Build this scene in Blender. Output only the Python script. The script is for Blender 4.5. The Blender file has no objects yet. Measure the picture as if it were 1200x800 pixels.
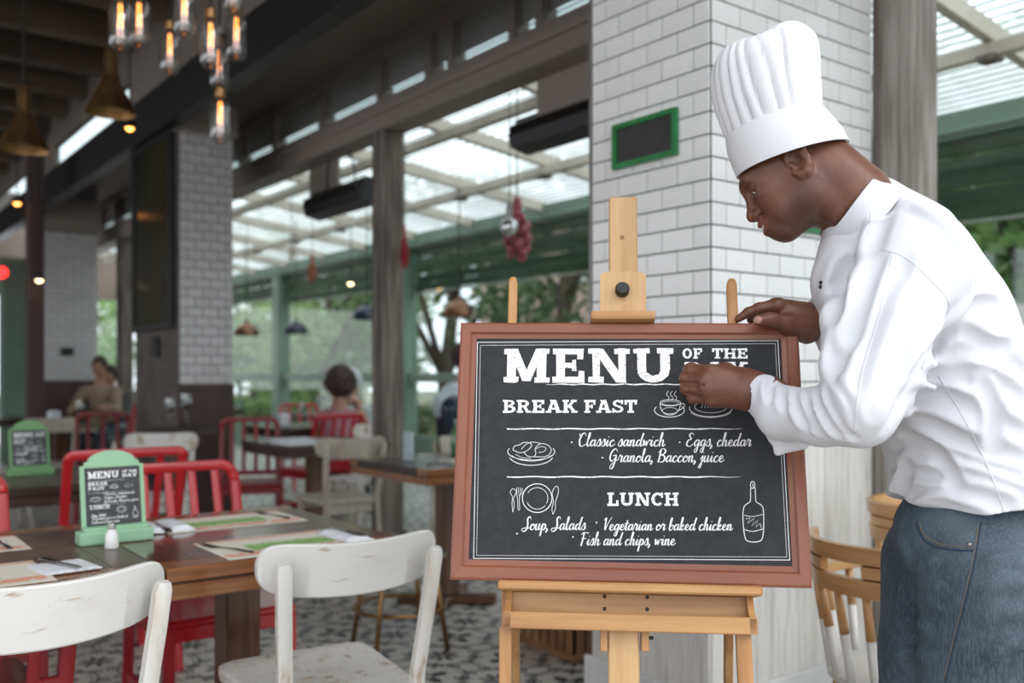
import bpy, bmesh, math, random
import numpy as np
from mathutils import Matrix, Vector
from mathutils.bvhtree import BVHTree
random.seed(7); np.random.seed(7)
C = bpy.context.scene.collection
sc = bpy.context.scene

# ------------------------------------------------------------------ camera, world, sun, exposure
F = 1110.0                      # focal length in pixels of a 1200x800 frame
TH = math.atan2(840, 1110)      # the building's axes are turned this much from the view direction
CT, ST = math.cos(TH), math.sin(TH)
EYE = 1.2
cd = bpy.data.cameras.new('camera'); cam = bpy.data.objects.new('camera', cd); C.objects.link(cam)
cam.location = (0, 0, EYE); cam.rotation_euler = (math.pi/2, 0, -TH)
cd.sensor_width = 36; cd.lens = F*36/1200; cd.shift_y = -38/1200*-1
cd.clip_start = 0.05; cd.clip_end = 300
cd.dof.use_dof = True; cd.dof.focus_distance = 1.6; cd.dof.aperture_fstop = 2.8
sc.camera = cam
sc.view_settings.view_transform = 'Standard'; sc.view_settings.look = 'None'
sc.view_settings.gamma = 1; sc.view_settings.use_curve_mapping = False
sc.view_settings.exposure = 0.0
world = bpy.data.worlds.new('overcast_sky'); sc.world = world; world.use_nodes = True
wn = world.node_tree; bg = wn.nodes['Background']
_tc = wn.nodes.new('ShaderNodeTexCoord'); _nz = wn.nodes.new('ShaderNodeTexNoise'); _nz.inputs['Scale'].default_value = 2.5
_nz.inputs['Detail'].default_value = 5
_cr = wn.nodes.new('ShaderNodeValToRGB'); _cr.color_ramp.elements[0].color = (0.80, 0.89, 1.0, 1); _cr.color_ramp.elements[0].position = .35
_cr.color_ramp.elements[1].color = (1, 1, 1, 1); _cr.color_ramp.elements[1].position = .65
wn.links.new(_tc.outputs['Generated'], _nz.inputs['Vector']); wn.links.new(_nz.outputs[0], _cr.inputs[0]); wn.links.new(_cr.outputs[0], bg.inputs[0])
bg.inputs[1].default_value = 2.2
sd = bpy.data.lights.new('hazy_sun', 'SUN'); sun = bpy.data.objects.new('hazy_sun', sd); C.objects.link(sun)
sd.energy = .8; sd.angle = math.radians(25); sd.color = (1, .97, .93)
sun.rotation_euler = (math.radians(52), 0, math.radians(20))

# ------------------------------------------------------------------ geometry helpers
def cw(a, b, z=0.0):            # camera-aligned ground coordinates (right, ahead) -> building coordinates
    return Vector((CT*a + ST*b, -ST*a + CT*b, z))
def P(px, py, b): return cw((px-600)/F*b, b, EYE + (438-py)/F*b)
def G(px, py, z=0.0):
    b = (EYE-z)*F/(py-438); return cw((px-600)/F*b, b, z)
def onX(px, py, X):
    k = (px-600)/F; b = X/(CT*k+ST); return cw(k*b, b, EYE+(438-py)/F*b)
def onY(px, py, Y):
    k = (px-600)/F; b = Y/(CT-ST*k); return cw(k*b, b, EYE+(438-py)/F*b)

class MB:
    def __init__(s): s.v = []; s.f = []; s.uvq = None
    def add(s, vs, fs, m=None):
        n = len(s.v)
        if m is not None: vs = [m @ Vector(v) for v in vs]
        s.v += [tuple(v) for v in vs]; s.f += [tuple(i+n for i in f) for f in fs]; return s
    def box(s, x0, x1, y0, y1, z0, z1, m=None):
        return s.add([(x0,y0,z0),(x1,y0,z0),(x1,y1,z0),(x0,y1,z0),(x0,y0,z1),(x1,y0,z1),(x1,y1,z1),(x0,y1,z1)],
                     [(0,3,2,1),(4,5,6,7),(0,1,5,4),(1,2,6,5),(2,3,7,6),(3,0,4,7)], m)
    def cbox(s, x0, x1, y0, y1, z0, z1, c=.004, seg=1, m=None):
        bm = bmesh.new(); bmesh.ops.create_cube(bm, size=1)
        for v in bm.verts: v.co = ((x0+x1)/2+v.co.x*(x1-x0), (y0+y1)/2+v.co.y*(y1-y0), (z0+z1)/2+v.co.z*(z1-z0))
        bmesh.ops.bevel(bm, geom=bm.edges[:], offset=c, segments=seg, affect='EDGES', profile=.6)
        vs = [v.co.copy() for v in bm.verts]; bm.verts.index_update()
        fs = [[v.index for v in f.verts] for f in bm.faces]; bm.free(); return s.add(vs, fs, m)
    def lathe(s, prof, n=16, c=(0,0,0), m=None, sx=1, sy=1, cap=True):
        vs = []; fs = []
        for r, z in prof:
            for i in range(n):
                a = 2*math.pi*i/n; vs.append((c[0]+r*math.cos(a)*sx, c[1]+r*math.sin(a)*sy, c[2]+z))
        for j in range(len(prof)-1):
            for i in range(n):
                k = (i+1) % n; fs.append((j*n+i, j*n+k, (j+1)*n+k, (j+1)*n+i))
        if cap:
            if prof[0][0] > 1e-5: fs.append(tuple(range(n))[::-1])
            if prof[-1][0] > 1e-5: fs.append(tuple((len(prof)-1)*n+i for i in range(n)))
        return s.add(vs, fs, m)
    def tube(s, pts, r, n=8, m=None, flat=None, up=None):
        """round tube; flat=(w,h) sweeps a rounded-rectangle section instead"""
        pts = [Vector(p) for p in pts]; N = len(pts)
        rr = r if isinstance(r, (list, tuple)) else [r]*N
        vs = []; fs = []; ref = Vector(up) if up else None
        for i, p in enumerate(pts):
            t = (pts[min(i+1, N-1)]-pts[max(i-1, 0)]).normalized()
            if ref is None: ref = Vector((0,0,1)) if abs(t.z) < .9 else Vector((1,0,0))
            u = ref.cross(t).normalized(); w = t.cross(u).normalized()
            if not up: ref = w
            for k in range(n):
                a = 2*math.pi*(k+.5)/n
                if flat:
                    ca, sa = math.cos(a), math.sin(a); e = .35
                    x = math.copysign(abs(ca)**e, ca)*flat[0]/2; y = math.copysign(abs(sa)**e, sa)*flat[1]/2
                    vs.append(p+u*x*rr[i]+w*y*rr[i])
                else: vs.append(p+(u*math.cos(a)+w*math.sin(a))*rr[i])
        for j in range(N-1):
            for i in range(n):
                k = (i+1) % n; fs.append((j*n+i, j*n+k, (j+1)*n+k, (j+1)*n+i))
        fs.append(tuple(range(n))[::-1]); fs.append(tuple((N-1)*n+i for i in range(n)))
        return s.add(vs, fs, m)
    def prism(s, poly, y0, y1, m=None):       # polygon in x,z extruded along y
        n = len(poly)
        vs = [(x, y0, z) for x, z in poly]+[(x, y1, z) for x, z in poly]
        fs = [tuple(range(n)), tuple(range(2*n-1, n-1, -1))]+[(i, n+i, n+(i+1) % n, (i+1) % n) for i in range(n)]
        return s.add(vs, fs, m)
    def sphere(s, c, r, n=12, m=None, sc_=(1,1,1)):
        h = n//2
        prof = [(math.sin(math.pi*j/h)*r, -math.cos(math.pi*j/h)*r) for j in range(h+1)]
        prof[0] = (1e-4*r, prof[0][1]); prof[-1] = (1e-4*r, prof[-1][1])
        T = Matrix.Translation(c) @ Matrix.Diagonal((*sc_, 1))
        return s.lathe(prof, n, m=(m @ T if m is not None else T))
    def mesh(s, name, mat=None, smooth=False, fix=True):
        me = bpy.data.meshes.new(name); me.from_pydata(s.v, [], s.f)
        if fix and len(s.f) < 60000:
            bm = bmesh.new(); bm.from_mesh(me); bmesh.ops.recalc_face_normals(bm, faces=bm.faces[:]); bm.to_mesh(me); bm.free()
        if smooth == 'auto':
            bm = bmesh.new(); bm.from_mesh(me)
            for f in bm.faces: f.smooth = True
            for e in bm.edges:
                e.smooth = not (len(e.link_faces) == 2 and e.calc_face_angle(0) > math.radians(38))
            bm.to_mesh(me); bm.free()
        elif smooth:
            me.polygons.foreach_set('use_smooth', [True]*len(me.polygons))
        if mat: me.materials.append(mat)
        return me
    def build(s, name, mat, parent=None, loc=(0,0,0), smooth=False, rot=None, **kw):
        return link(name, s.mesh(name, mat, smooth), parent, loc, rot, **kw)

def link(name, me, parent=None, loc=(0,0,0), rot=None, **kw):
    o = bpy.data.objects.new(name, me); C.objects.link(o); o.location = loc
    if rot is not None: o.rotation_euler = rot
    if parent is not None: o.parent = parent
    for k, v in kw.items():
        if v is not None: o[{'cat': 'category'}.get(k, k)] = v
    return o
def thing(name, label, cat, loc=(0,0,0), rotz=0, group=None):
    o = link(name, None, None, loc, (0,0,rotz), label=label, cat=cat, group=group); o.empty_display_size = .05; return o
def struct(name, mb, mat, parent=None, smooth=False):
    return mb.build(name, mat, parent, smooth=smooth, kind='structure')
def copy_thing(src, label, loc, rotz=0, group=None):
    def cp(o, parent):
        c = o.copy(); C.objects.link(c)
        if parent is not None: c.parent = parent
        for ch in kids.get(o.name, []): cp(ch, c)
        return c
    kids = {}
    def walk(o):
        kids[o.name] = list(o.children)
        for ch in o.children: walk(ch)
    walk(src); r = cp(src, None); r.location = loc; r.rotation_euler = (0,0,rotz); r['label'] = label
    if group: r['group'] = group
    return r
_cache = {}
def cached(key, fn):
    if key not in _cache: _cache[key] = fn()
    return _cache[key]

# ------------------------------------------------------------------ material helpers
class E_:                                        # tiny node-expression wrapper
    def __init__(s, nt, sock): s.nt = nt; s.s = sock
    def _m(s, op, o=None, o2=None):
        n = s.nt.nodes.new('ShaderNodeMath'); n.operation = op
        for i, x in enumerate((s, o, o2)):
            if x is None: continue
            if isinstance(x, E_): s.nt.links.new(x.s, n.inputs[i])
            else: n.inputs[i].default_value = x
        return E_(s.nt, n.outputs[0])
    def __add__(s, o): return s._m('ADD', o)
    def __sub__(s, o): return s._m('SUBTRACT', o)
    def __mul__(s, o): return s._m('MULTIPLY', o)
    def __truediv__(s, o): return s._m('DIVIDE', o)
    def lt(s, o): return s._m('LESS_THAN', o)
    def gt(s, o): return s._m('GREATER_THAN', o)
    def mx(s, o): return s._m('MAXIMUM', o)
    def mn(s, o): return s._m('MINIMUM', o)
    def ab(s): return s._m('ABSOLUTE')
    def cos(s): return s._m('COSINE')
    def sqrt(s): return s._m('SQRT')
    def pow(s, o): return s._m('POWER', o)
    def atan2(s, o): return s._m('ARCTAN2', o)
    def sst(s, a, b):
        n = s.nt.nodes.new('ShaderNodeMapRange'); n.interpolation_type = 'SMOOTHSTEP'
        s.nt.links.new(s.s, n.inputs[0]); n.inputs[1].default_value = a; n.inputs[2].default_value = b
        return E_(s.nt, n.outputs[0])
def coords(nt, stretch=(1,1,1), kind='Object', rot=(0,0,0)):
    tc = nt.nodes.new('ShaderNodeTexCoord'); mp = nt.nodes.new('ShaderNodeMapping')
    mp.inputs['Scale'].default_value = stretch; mp.inputs['Rotation'].default_value = rot
    nt.links.new(tc.outputs[kind], mp.inputs[0]); return mp.outputs[0]
def noise(nt, vec, scale, detail=4, rough=.6, dist=0):
    n = nt.nodes.new('ShaderNodeTexNoise'); n.inputs['Scale'].default_value = scale; n.inputs['Detail'].default_value = detail
    n.inputs['Roughness'].default_value = rough; n.inputs['Distortion'].default_value = dist
    nt.links.new(vec, n.inputs['Vector']); return E_(nt, n.outputs[0])
def mixc(nt, fac, a, b):
    n = nt.nodes.new('ShaderNodeMix'); n.data_type = 'RGBA'
    if isinstance(fac, E_): nt.links.new(fac.s, n.inputs[0])
    else: n.inputs[0].default_value = fac
    for i, x in ((6, a), (7, b)):
        if hasattr(x, 'is_linked') or hasattr(x, 'links'): nt.links.new(x, n.inputs[i])
        else: n.inputs[i].default_value = (*x[:3], 1)
    return n.outputs[2]
def mat0(name):
    m = bpy.data.materials.new(name); m.use_nodes = True
    return m, m.node_tree, m.node_tree.nodes['Principled BSDF']
def srgb(h):
    h = h.lstrip('#'); c = [int(h[i:i+2], 16)/255 for i in (0,2,4)]
    return tuple(x/12.92 if x <= .04045 else ((x+.055)/1.055)**2.4 for x in c)
def M(name, c1, c2=None, scale=6, stretch=(1,1,1), lo=.35, hi=.65, rough=.5, metal=0, bump=0, bscale=None,
      rnd=0, coat=0, wear=None, wearc=(.3,.2,.12), detail=4, dist=0, spec=.5, sub=0, kind='Object'):
    m, nt, bs = mat0(name)
    v = coords(nt, stretch, kind); nz = noise(nt, v, scale, detail, .6, dist)
    if c2 is None: c2 = tuple(x*.86 for x in c1)
    col = mixc(nt, nz.sst(lo, hi), c1, c2)
    if wear:
        w = noise(nt, coords(nt, wear[1]), wear[0], 6, .7); col = mixc(nt, w.sst(wear[2], wear[2]+.11), col, wearc)
    if rnd:
        oi = nt.nodes.new('ShaderNodeObjectInfo'); hs = nt.nodes.new('ShaderNodeHueSaturation')
        r = E_(nt, oi.outputs['Random'])*(2*rnd)+(1-rnd); nt.links.new(r.s, hs.inputs['Value']); nt.links.new(col, hs.inputs['Color']); col = hs.outputs[0]
    nt.links.new(col, bs.inputs['Base Color']); bs.inputs['Roughness'].default_value = rough
    bs.inputs['Metallic'].default_value = metal; bs.inputs['Specular IOR Level'].default_value = spec
    if coat: bs.inputs['Coat Weight'].default_value = coat; bs.inputs['Coat Roughness'].default_value = .08
    if bump:
        bp = nt.nodes.new('ShaderNodeBump'); bp.inputs['Strength'].default_value = bump; bp.inputs['Distance'].default_value = .01
        src = nz if bscale is None else noise(nt, coords(nt, stretch, kind), bscale, 3)
        nt.links.new(src.s, bp.inputs['Height']); nt.links.new(bp.outputs[0], bs.inputs['Normal'])
    return m
def glass(name, col=(.9,.95,.95), refl=.12, rough=.03, tint=1.0):
    m = bpy.data.materials.new(name); m.use_nodes = True; nt = m.node_tree; nt.nodes.clear()
    o = nt.nodes.new('ShaderNodeOutputMaterial'); t = nt.nodes.new('ShaderNodeBsdfTransparent'); t.inputs[0].default_value = (*[c*tint for c in col], 1)
    g = nt.nodes.new('ShaderNodeBsdfGlossy'); g.inputs['Roughness'].default_value = rough
    fr = nt.nodes.new('ShaderNodeLayerWeight'); fr.inputs[0].default_value = .25
    k = E_(nt, fr.outputs['Facing']).pow(4)*(.55-refl)+refl
    mx = nt.nodes.new('ShaderNodeMixShader'); nt.links.new(k.s, mx.inputs[0]); nt.links.new(t.outputs[0], mx.inputs[1]); nt.links.new(g.outputs[0], mx.inputs[2])
    nt.links.new(mx.outputs[0], o.inputs[0]); return m
def emis(name, col, strength):
    m, nt, bs = mat0(name); bs.inputs['Base Color'].default_value = (*col, 1)
    bs.inputs['Emission Color'].default_value = (*col, 1); bs.inputs['Emission Strength'].default_value = strength; return m

LONGX, LONGY, LONGZ = (.12,1,1), (1,.12,1), (1,1,.12)
m_tile = M('white_glazed_tile', (.80,.80,.79), (.74,.74,.735), 3, rough=.18, rnd=.035)
m_grout = M('dark_green_grout', (.02,.10,.085), (.018,.06,.055), 20, rough=.8)
m_tile_b = M('shaded_white_tile', (.62,.60,.60), (.52,.50,.50), 3, rough=.25, rnd=.06)  # white tile for the rear pillars, their shade put into the greyer colour
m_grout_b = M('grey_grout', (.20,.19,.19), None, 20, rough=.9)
m_plank = M('whitewashed_plank', (.70,.68,.64), (.50,.47,.43), 9, (6,6,.5), .42, .75, rough=.6, rnd=.07, bump=.2)
m_base = M('white_skirting_paint', (.75,.75,.74), None, 4, rough=.4)
m_oldwood = M('weathered_grey_timber', (.24,.205,.175), (.075,.055,.043), 5, (5,5,.35), .3, .7, rough=.6, bump=.5, rnd=.05)
m_fascia = M('taupe_painted_wood', (.29,.24,.21), (.25,.205,.175), 3, (1,.1,1), rough=.55)
m_soffit = M('brown_soffit_board', (.22,.18,.15), (.18,.15,.125), 3, (1,.1,1), rough=.7)
m_black = M('black_painted_steel', (.012,.012,.013), None, 8, rough=.45)
m_ceil = M('dark_brown_ceiling', (.16,.115,.08), (.10,.07,.05), 4, (.2,1,1), rough=.75)
m_darkwall = M('dark_brown_wainscot', (.075,.038,.032), (.05,.028,.024), 5, LONGZ, rough=.5)
m_shingle = M('grey_brown_cladding', (.115,.093,.08), (.075,.06,.052), 5, LONGX, rough=.6)
m_greenp = M('sage_green_paint', (.17,.255,.195), (.14,.215,.16), 2, rough=.5)
m_greend = M('deep_green_slat', (.065,.11,.045), (.04,.075,.035), 6, (1,.1,1), rough=.55)
m_cream = M('cream_painted_timber', (.60,.55,.47), (.5,.45,.38), 3, rough=.5)
m_glass = glass('clear_glass')
m_frost = M('frosted_panel', (.33,.34,.33), (.26,.27,.26), 2, rough=.3)
# ------------------------------------------------------------------ floor
T = .2
m_ft, nt, bs = mat0('encaustic_tile_print')
v = coords(nt); sp = nt.nodes.new('ShaderNodeSeparateXYZ'); nt.links.new(v, sp.inputs[0])
x = E_(nt, sp.outputs[0])/T+.5; y = E_(nt, sp.outputs[1])/T+.5           # 0..1 over the tile
def polar(cx, cy):
    dx = x-cx; dy = y-cy; return (dx*dx+dy*dy).sqrt(), dy.atan2(dx)
r0, a0 = polar(0, 0); r1, a1 = polar(1, 1); rc, ac = polar(.5, .5)
ring = (r0-.80).ab().lt(.022).mx((r0-.68).ab().lt(.010))
pet0 = r0.lt((a0*4).cos()*.16+.30)*r0.gt((a0*4).cos()*.05+.09)
pet1 = r1.lt((a1*4).cos().ab()*.34+.05)*r1.gt(.06)
leaf = ((rc-.0).lt((ac*2-1.5708).cos().ab()*.17+.02))
curl = (polar(.82,.30)[0]-.12).ab().lt(.022).mx((polar(.30,.82)[0]-.12).ab().lt(.022))
dot = polar(.82,.30)[0].lt(.05).mx(polar(.30,.82)[0].lt(.05))
msk = ring.mx(pet0).mx(pet1).mx(leaf).mx(curl).mx(dot)
wn_ = noise(nt, coords(nt), 18, 5, .7)
msk = msk*(wn_.sst(.15, .30)*.7+.3)
stain = noise(nt, coords(nt, kind='Generated'), 3)
base = mixc(nt, stain.sst(.3,.7), (.60,.57,.52), (.50,.47,.42))
nt.links.new(mixc(nt, msk, base, (.028,.036,.046)), bs.inputs['Base Color']); bs.inputs['Roughness'].default_value = .35
m_fgr = M('floor_joint', (.16,.15,.14), None, 20, rough=.9)

fl = struct('floor', MB().box(-5, 6.3, -1.5, 18, -.12, -.006), m_fgr)
def tile_mesh():
    return MB().cbox(-T/2+.0015, T/2-.0015, -T/2+.0015, T/2-.0015, -.0059, 0, .0008).mesh('floor_tile', m_ft)
tm = cached('ft', tile_mesh)
cells = []
for i in range(-25, 31):
    for j in range(-7, 88):
        X, Y = (i+.5)*T, (j+.5)*T; a = CT*X-ST*Y; b = ST*X+CT*Y
        cells.append((i, j, X, Y, a, b))
def vis(c):
    a, b = c[4], c[5]
    if b < 2.2: return 99
    px = 600+F*a/b; py = 438+F*1.2/b
    return b if (-60 < px < 1060 and py < 830) else 99
cells.sort(key=vis)
rest = MB()
for n, (i, j, X, Y, a, b) in enumerate(cells):
    rot = {(0,0): 0, (1,0): math.pi/2, (1,1): math.pi, (0,1): -math.pi/2}[(i % 2, j % 2)]
    if n < 300: link('floor_tile', tm, fl, (X, Y, 0), (0,0,rot))
# the remaining tiles: one joined piece, same print laid in building coordinates
def quad_tiles():
    vs = []; fs = []
    for (i, j, X, Y, a, b) in cells[300:]:
        h = T/2-.0015; n = len(vs)
        vs += [(X-h,Y-h,0),(X+h,Y-h,0),(X+h,Y+h,0),(X-h,Y+h,0),(X-h,Y-h,-.006),(X+h,Y-h,-.006),(X+h,Y+h,-.006),(X-h,Y+h,-.006)]
        fs += [(n,n+1,n+2,n+3),(n,n+4,n+5,n+1),(n+1,n+5,n+6,n+2),(n+2,n+6,n+7,n+3),(n+3,n+7,n+4,n)]
    me = bpy.data.meshes.new('floor_tiles'); me.from_pydata(vs, [], fs)
    m2 = m_ft.copy(); m2.name = 'encaustic_tile_print_laid'; nt = m2.node_tree
    # fold coordinates so each joined tile shows the print in its own turn (mirror pattern every two tiles)
    mp = [n for n in nt.nodes if n.type == 'SEPXYZ'][0]; src = mp.inputs[0].links[0].from_socket
    s2 = nt.nodes.new('ShaderNodeSeparateXYZ'); nt.links.new(src, s2.inputs[0]); cb = nt.nodes.new('ShaderNodeCombineXYZ')
    for k in (0, 1):
        e = E_(nt, s2.outputs[k])._m('PINGPONG', T)-T/2; nt.links.new(e.s, cb.inputs[k])
    nt.links.new(cb.outputs[0], mp.inputs[0]); me.materials.append(m2); return me
link('floor_tiles', quad_tiles(), fl, kind='stuff')

# ------------------------------------------------------------------ tiled pillar in front (A)
AX, AY = 2.337, 2.034; AW, AD = .90, .56; CH = .0724; ZT = 1.1
def tile_m(w, h, m, d=.006):
    return cached(('t', round(w,4), round(h,4), m.name), lambda: MB().cbox(-w/2, w/2, -d, 0, -h/2, h/2, .0012).mesh('tile', m))
def tile_face(parent, org, ux, ln, z0, z1, w, h, m, gap=.0045, flip=False, skip=None):
    """tiles on a vertical face; org = corner, ux = unit direction along the face, outward normal = to the face's right hand side"""
    ang = math.atan2(ux[1], ux[0]); row = 0; z = z0
    while z < z1-1e-4:
        hh = min(h, z1-z); x = 0.0; off = (row % 2) ^ int(flip); first = True
        while x < ln-1e-3:
            ww = w/2 if (off and first) else w
            ww = min(ww, ln-x); first = False
            if ww > .02 and hh > .015:
                link('tile', tile_m(ww-gap, hh-gap, m), parent, (org[0]+ux[0]*(x+ww/2), org[1]+ux[1]*(x+ww/2), z+hh/2), (0,0,ang))
            x += ww
        z += hh; row += 1
pa = thing('tiled_pillar', 'big pillar of glossy white tiles with dark green joints behind the menu board', 'pillar', (AX, AY, 0))
MB().box(.004, AW, .004, AD, 0, 3.5).build('core', m_grout, pa)
tile_face(pa, (0, 0), (1, 0), AW, ZT, ZT+22*CH, .1385, CH, m_tile, flip=True)
tile_face(pa, (0, AD), (0, -1), AD, ZT, ZT+22*CH, .140, CH, m_tile)
up_ = MB()
for zz in range(10):
    for q in range(7): up_.box(q*.1385+.002, min((q+1)*.1385, AW)-.002, -.006, .004, ZT+(22+zz)*CH+.002, ZT+(23+zz)*CH-.002)
    for q in range(4): up_.box(-.006, .004, q*.14+.002, (q+1)*.14-.002, ZT+(22+zz)*CH+.002, ZT+(23+zz)*CH-.002)
up_.build('upper_tiles', m_tile, pa, kind='stuff')
pw = AW/6
for q in range(6): MB().cbox(q*pw+.0015, (q+1)*pw-.0015, -.008, .004, .16, ZT-.003, .002).build('plank', m_plank, pa)
for q in range(4): MB().cbox(-.008, .004, q*.14+.0015, (q+1)*.14-.0015, .16, ZT-.003, .002).build('plank', m_plank, pa)
MB().cbox(-.03, AW+.01, -.03, -.008, .0, .17, .004).build('skirting', m_base, pa)
MB().cbox(-.03, -.008, -.0081, AD+.02, .0, .17, .004).build('skirting', m_base, pa)
MB().box(-.010, .012, AD, AD+.012, 1.1, 3.4).build('edge_trim', M('aluminium_trim', (.25,.24,.23), None, 9, rough=.4, metal=.5), pa)
# chalk signs on pillar A
m_gframe = M('bright_green_frame', (.012,.20,.05), (.01,.15,.04), 8, rough=.35)
m_slate = M('dark_slate', (.022,.020,.022), (.032,.03,.03), 14, rough=.55)
def framed(name, label, cat, loc, rz, w, h, fw, mf, mp, dep=.018):
    t = thing(name, label, cat, loc, rz)
    f = MB(); f.prism([(-w/2,h),(w/2,h),(w/2-fw,h-fw),(-w/2+fw,h-fw)], -dep, 0); f.prism([(-w/2,0),(w/2,0),(w/2-fw,fw),(-w/2+fw,fw)][::-1], -dep, 0)
    f.prism([(-w/2,0),(-w/2+fw,fw),(-w/2+fw,h-fw),(-w/2,h)], -dep, 0); f.prism([(w/2,0),(w/2-fw,fw),(w/2-fw,h-fw),(w/2,h)][::-1], -dep, 0)
    f.build('frame', mf, t); MB().box(-w/2+fw-.002, w/2-fw+.002, -dep*.55, -.001, fw-.002, h-fw+.002).build('panel', mp, t); return t
framed('wall_chalkboard', 'small blank chalkboard in green frame on the left face of the white tiled pillar', 'chalkboard', (AX-.007, 2.317, 1.924), -math.pi/2, .305, .157, .018, m_gframe, m_slate)
framed('wall_chalkboard', 'green framed chalkboard mostly hidden behind the chin of the man in white', 'chalkboard', (2.79, AY-.007, 1.695), 0, .30, .157, .018, m_gframe, m_slate)

# ------------------------------------------------------------------ pillar B and C along the same line
def pillar(label, Y0, lw, lx, ntile, tilez):
    t = thing('tiled_pillar', label, 'pillar', (AX, Y0, 0))
    MB().box(.004, lx, .004, lw, 0, 3.5).build('core', m_grout_b, t)
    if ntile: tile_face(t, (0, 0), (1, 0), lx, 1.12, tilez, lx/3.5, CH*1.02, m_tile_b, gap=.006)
    n = 6; MB().cbox(-.012, lx+.01, -.012, .004, 0, 1.12, .004).build('wainscot', m_darkwall, t)
    for q in range(30):
        MB().box(-.008-(q % 2)*.002, .004, 0.0, lw, q*.115+.002, (q+1)*.115-.002).build('cladding_board', m_shingle, t)
    return t
pb = pillar('middle pillar with shaded white tiles above brown panelling beside the tall dark framed glass', 7.30, 1.13, .42, 1, 3.06)
MB().box(-.03, .45, -.03, 1.16, 3.06, 3.3).build('capital', m_fascia, pb)
pc = pillar('far left pillar with shaded white tiles above dark panelling, small switch box on it', 12.33, .8, .62, 1, 2.9)
MB().box(-.03, .65, -.03, .83, 2.9, 3.3).build('capital', m_fascia, pc)
MB().box(.2, .34, -.03, -.012, 1.42, 1.52).build('switch_box', m_black, pc)
m_dglass = M('dark_smoked_glass', (.02,.025,.02), (.045,.04,.02), 3, LONGZ, rough=.15)
gp = thing('dark_window', 'tall dark glass panel in a black frame on the side of the middle pillar', 'window', (AX-.035, 7.36, 1.55))
MB().box(0, .03, .05, .98, .05, 1.48).build('pane', m_dglass, gp)
g_ = MB(); g_.box(-.02,.035,0,.05,0,1.53); g_.box(-.02,.035,.98,1.03,0,1.53); g_.box(-.02,.035,.05,.98,0,.05); g_.box(-.02,.035,.05,.98,1.48,1.53); g_.build('frame', m_black, gp)
sw = onX(184, 408, AX-.012)
MB().cbox(-.03, 0, -.07, .07, -.07, .09, .005).build('switch_box', m_black, None, (AX-.008, sw.y, sw.z), label='small black switch box on the brown side of the middle pillar', cat='switch')

# ------------------------------------------------------------------ posts, header, transom, soffit, beam
m_paleold = M('pale_weathered_timber', (.36,.33,.30), (.16,.13,.11), 5, (5,5,.35), .3, .7, rough=.6, bump=.5)
def post(label, Y, w=.17, X=3.335, m_oldwood=m_oldwood):
    t = thing('timber_post', label, 'post', (X, Y, 0))
    MB().cbox(-w/2, w/2, -w/2, w/2, 0, 2.9, .01).build('shaft', m_oldwood, t)
    MB().box(-w/2-.012, -w/2-.001, -w*.16, w*.16, 0, 2.9).build('cover_strip', m_oldwood, t)
    MB().cbox(-w/2-.02, w/2+.02, -w/2-.02, w/2+.02, 0, .10, .006).build('foot', m_oldwood, t)
post('weathered grey timber post at the right end of the white tiled pillar', 1.955, .172, 3.335, m_paleold)
post('weathered timber post rising behind the cream chair, left of the menu board', 5.86)
post('weathered timber post hidden behind the middle tiled pillar', 9.25)
post('narrow far timber post between the two distant pillars', 12.55)
struct('trim_1', MB().cbox(3.24, 3.45, -1, 16.5, 2.9, 3.11, .006), m_fascia)
struct('trim_2', MB().box(3.22, 3.24, -1, 16.5, 3.0, 3.04), m_fascia)
struct('trim_3', MB().box(3.26, 3.44, -1, 16.5, 3.42, 3.5), m_fascia)
cuts = [16.4,15.5,15.44,14.6,14.54,13.7,13.64,12.8,12.74,11.9,11.84,11.0,10.94,10.1,10.04,9.3,9.24,8.52,8.48,7.75,7.69,6.84,6.76,5.91,5.86,5.27,5.2,5.0,4.95,4.36,4.3,4.11,4.05,3.3,3.2,2.4,2.3,1.4,1.3,.4,.3,-.6]
for i in range(0, len(cuts)-1, 2):
    w = link('window_%d' % (i//2+1), None, kind='structure')
    MB().box(3.33, 3.336, cuts[i+1], cuts[i], 3.205, 3.42).build('pane', m_frost, w)
    MB().box(3.33, 3.336, cuts[i+1], cuts[i], 3.11, 3.205).build('pane', m_glass, w)
    if i+2 < len(cuts): MB().box(3.27, 3.38, cuts[i+2], cuts[i+1], 3.11, 3.42).build('mullion', m_fascia, w)
struct('ceiling_1', MB().box(2.36, 3.26, -1, 16.5, 3.5, 3.56), m_soffit)
struct('trim_4', MB().cbox(2.20, 2.33, .8, 16.5, 3.07, 3.40, .006), m_black)
struct('trim_5', MB().box(2.33, 2.37, -1, 16.5, 3.35, 3.52), m_soffit)
# upper wall with a high window band, inner ceiling with joists
uw = MB(); uw.box(2.24, 2.30, .8, 8.3, 3.40, 4.1); uw.box(2.24, 2.30, 8.3, 16.5, 3.66, 4.1); uw.box(2.24, 2.30, 11.2, 11.8, 3.40, 3.66)
struct('wall_upper', uw, m_soffit)
hw = link('window_30', None, kind='structure')
MB().box(2.26, 2.28, 8.3, 11.2, 3.40, 3.66).build('pane', m_glass, hw); MB().box(2.26, 2.28, 11.8, 16.5, 3.40, 3.66).build('pane', m_glass, hw)
struct('ceiling', MB().box(-5, 2.3, .8, 17.6, 4.1, 4.2), m_ceil)
jo = bpy.data.objects['ceiling']
for q in range(19): MB().cbox(-5, 2.24, 1.2+q*.85, 1.34+q*.85, 3.85, 4.10, .006).build('joist', m_ceil, jo)
for q in range(4): MB().cbox(-4.4+q*1.7, -4.2+q*1.7, .8, 17.5, 3.62, 3.85, .006).build('girder', m_ceil, jo)
wl = MB().box(-5.1, -5, -1.5, 17.6, 0, .8); wl.box(-5.1, -5, -1.5, 17.6, 3.4, 4.2)
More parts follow.
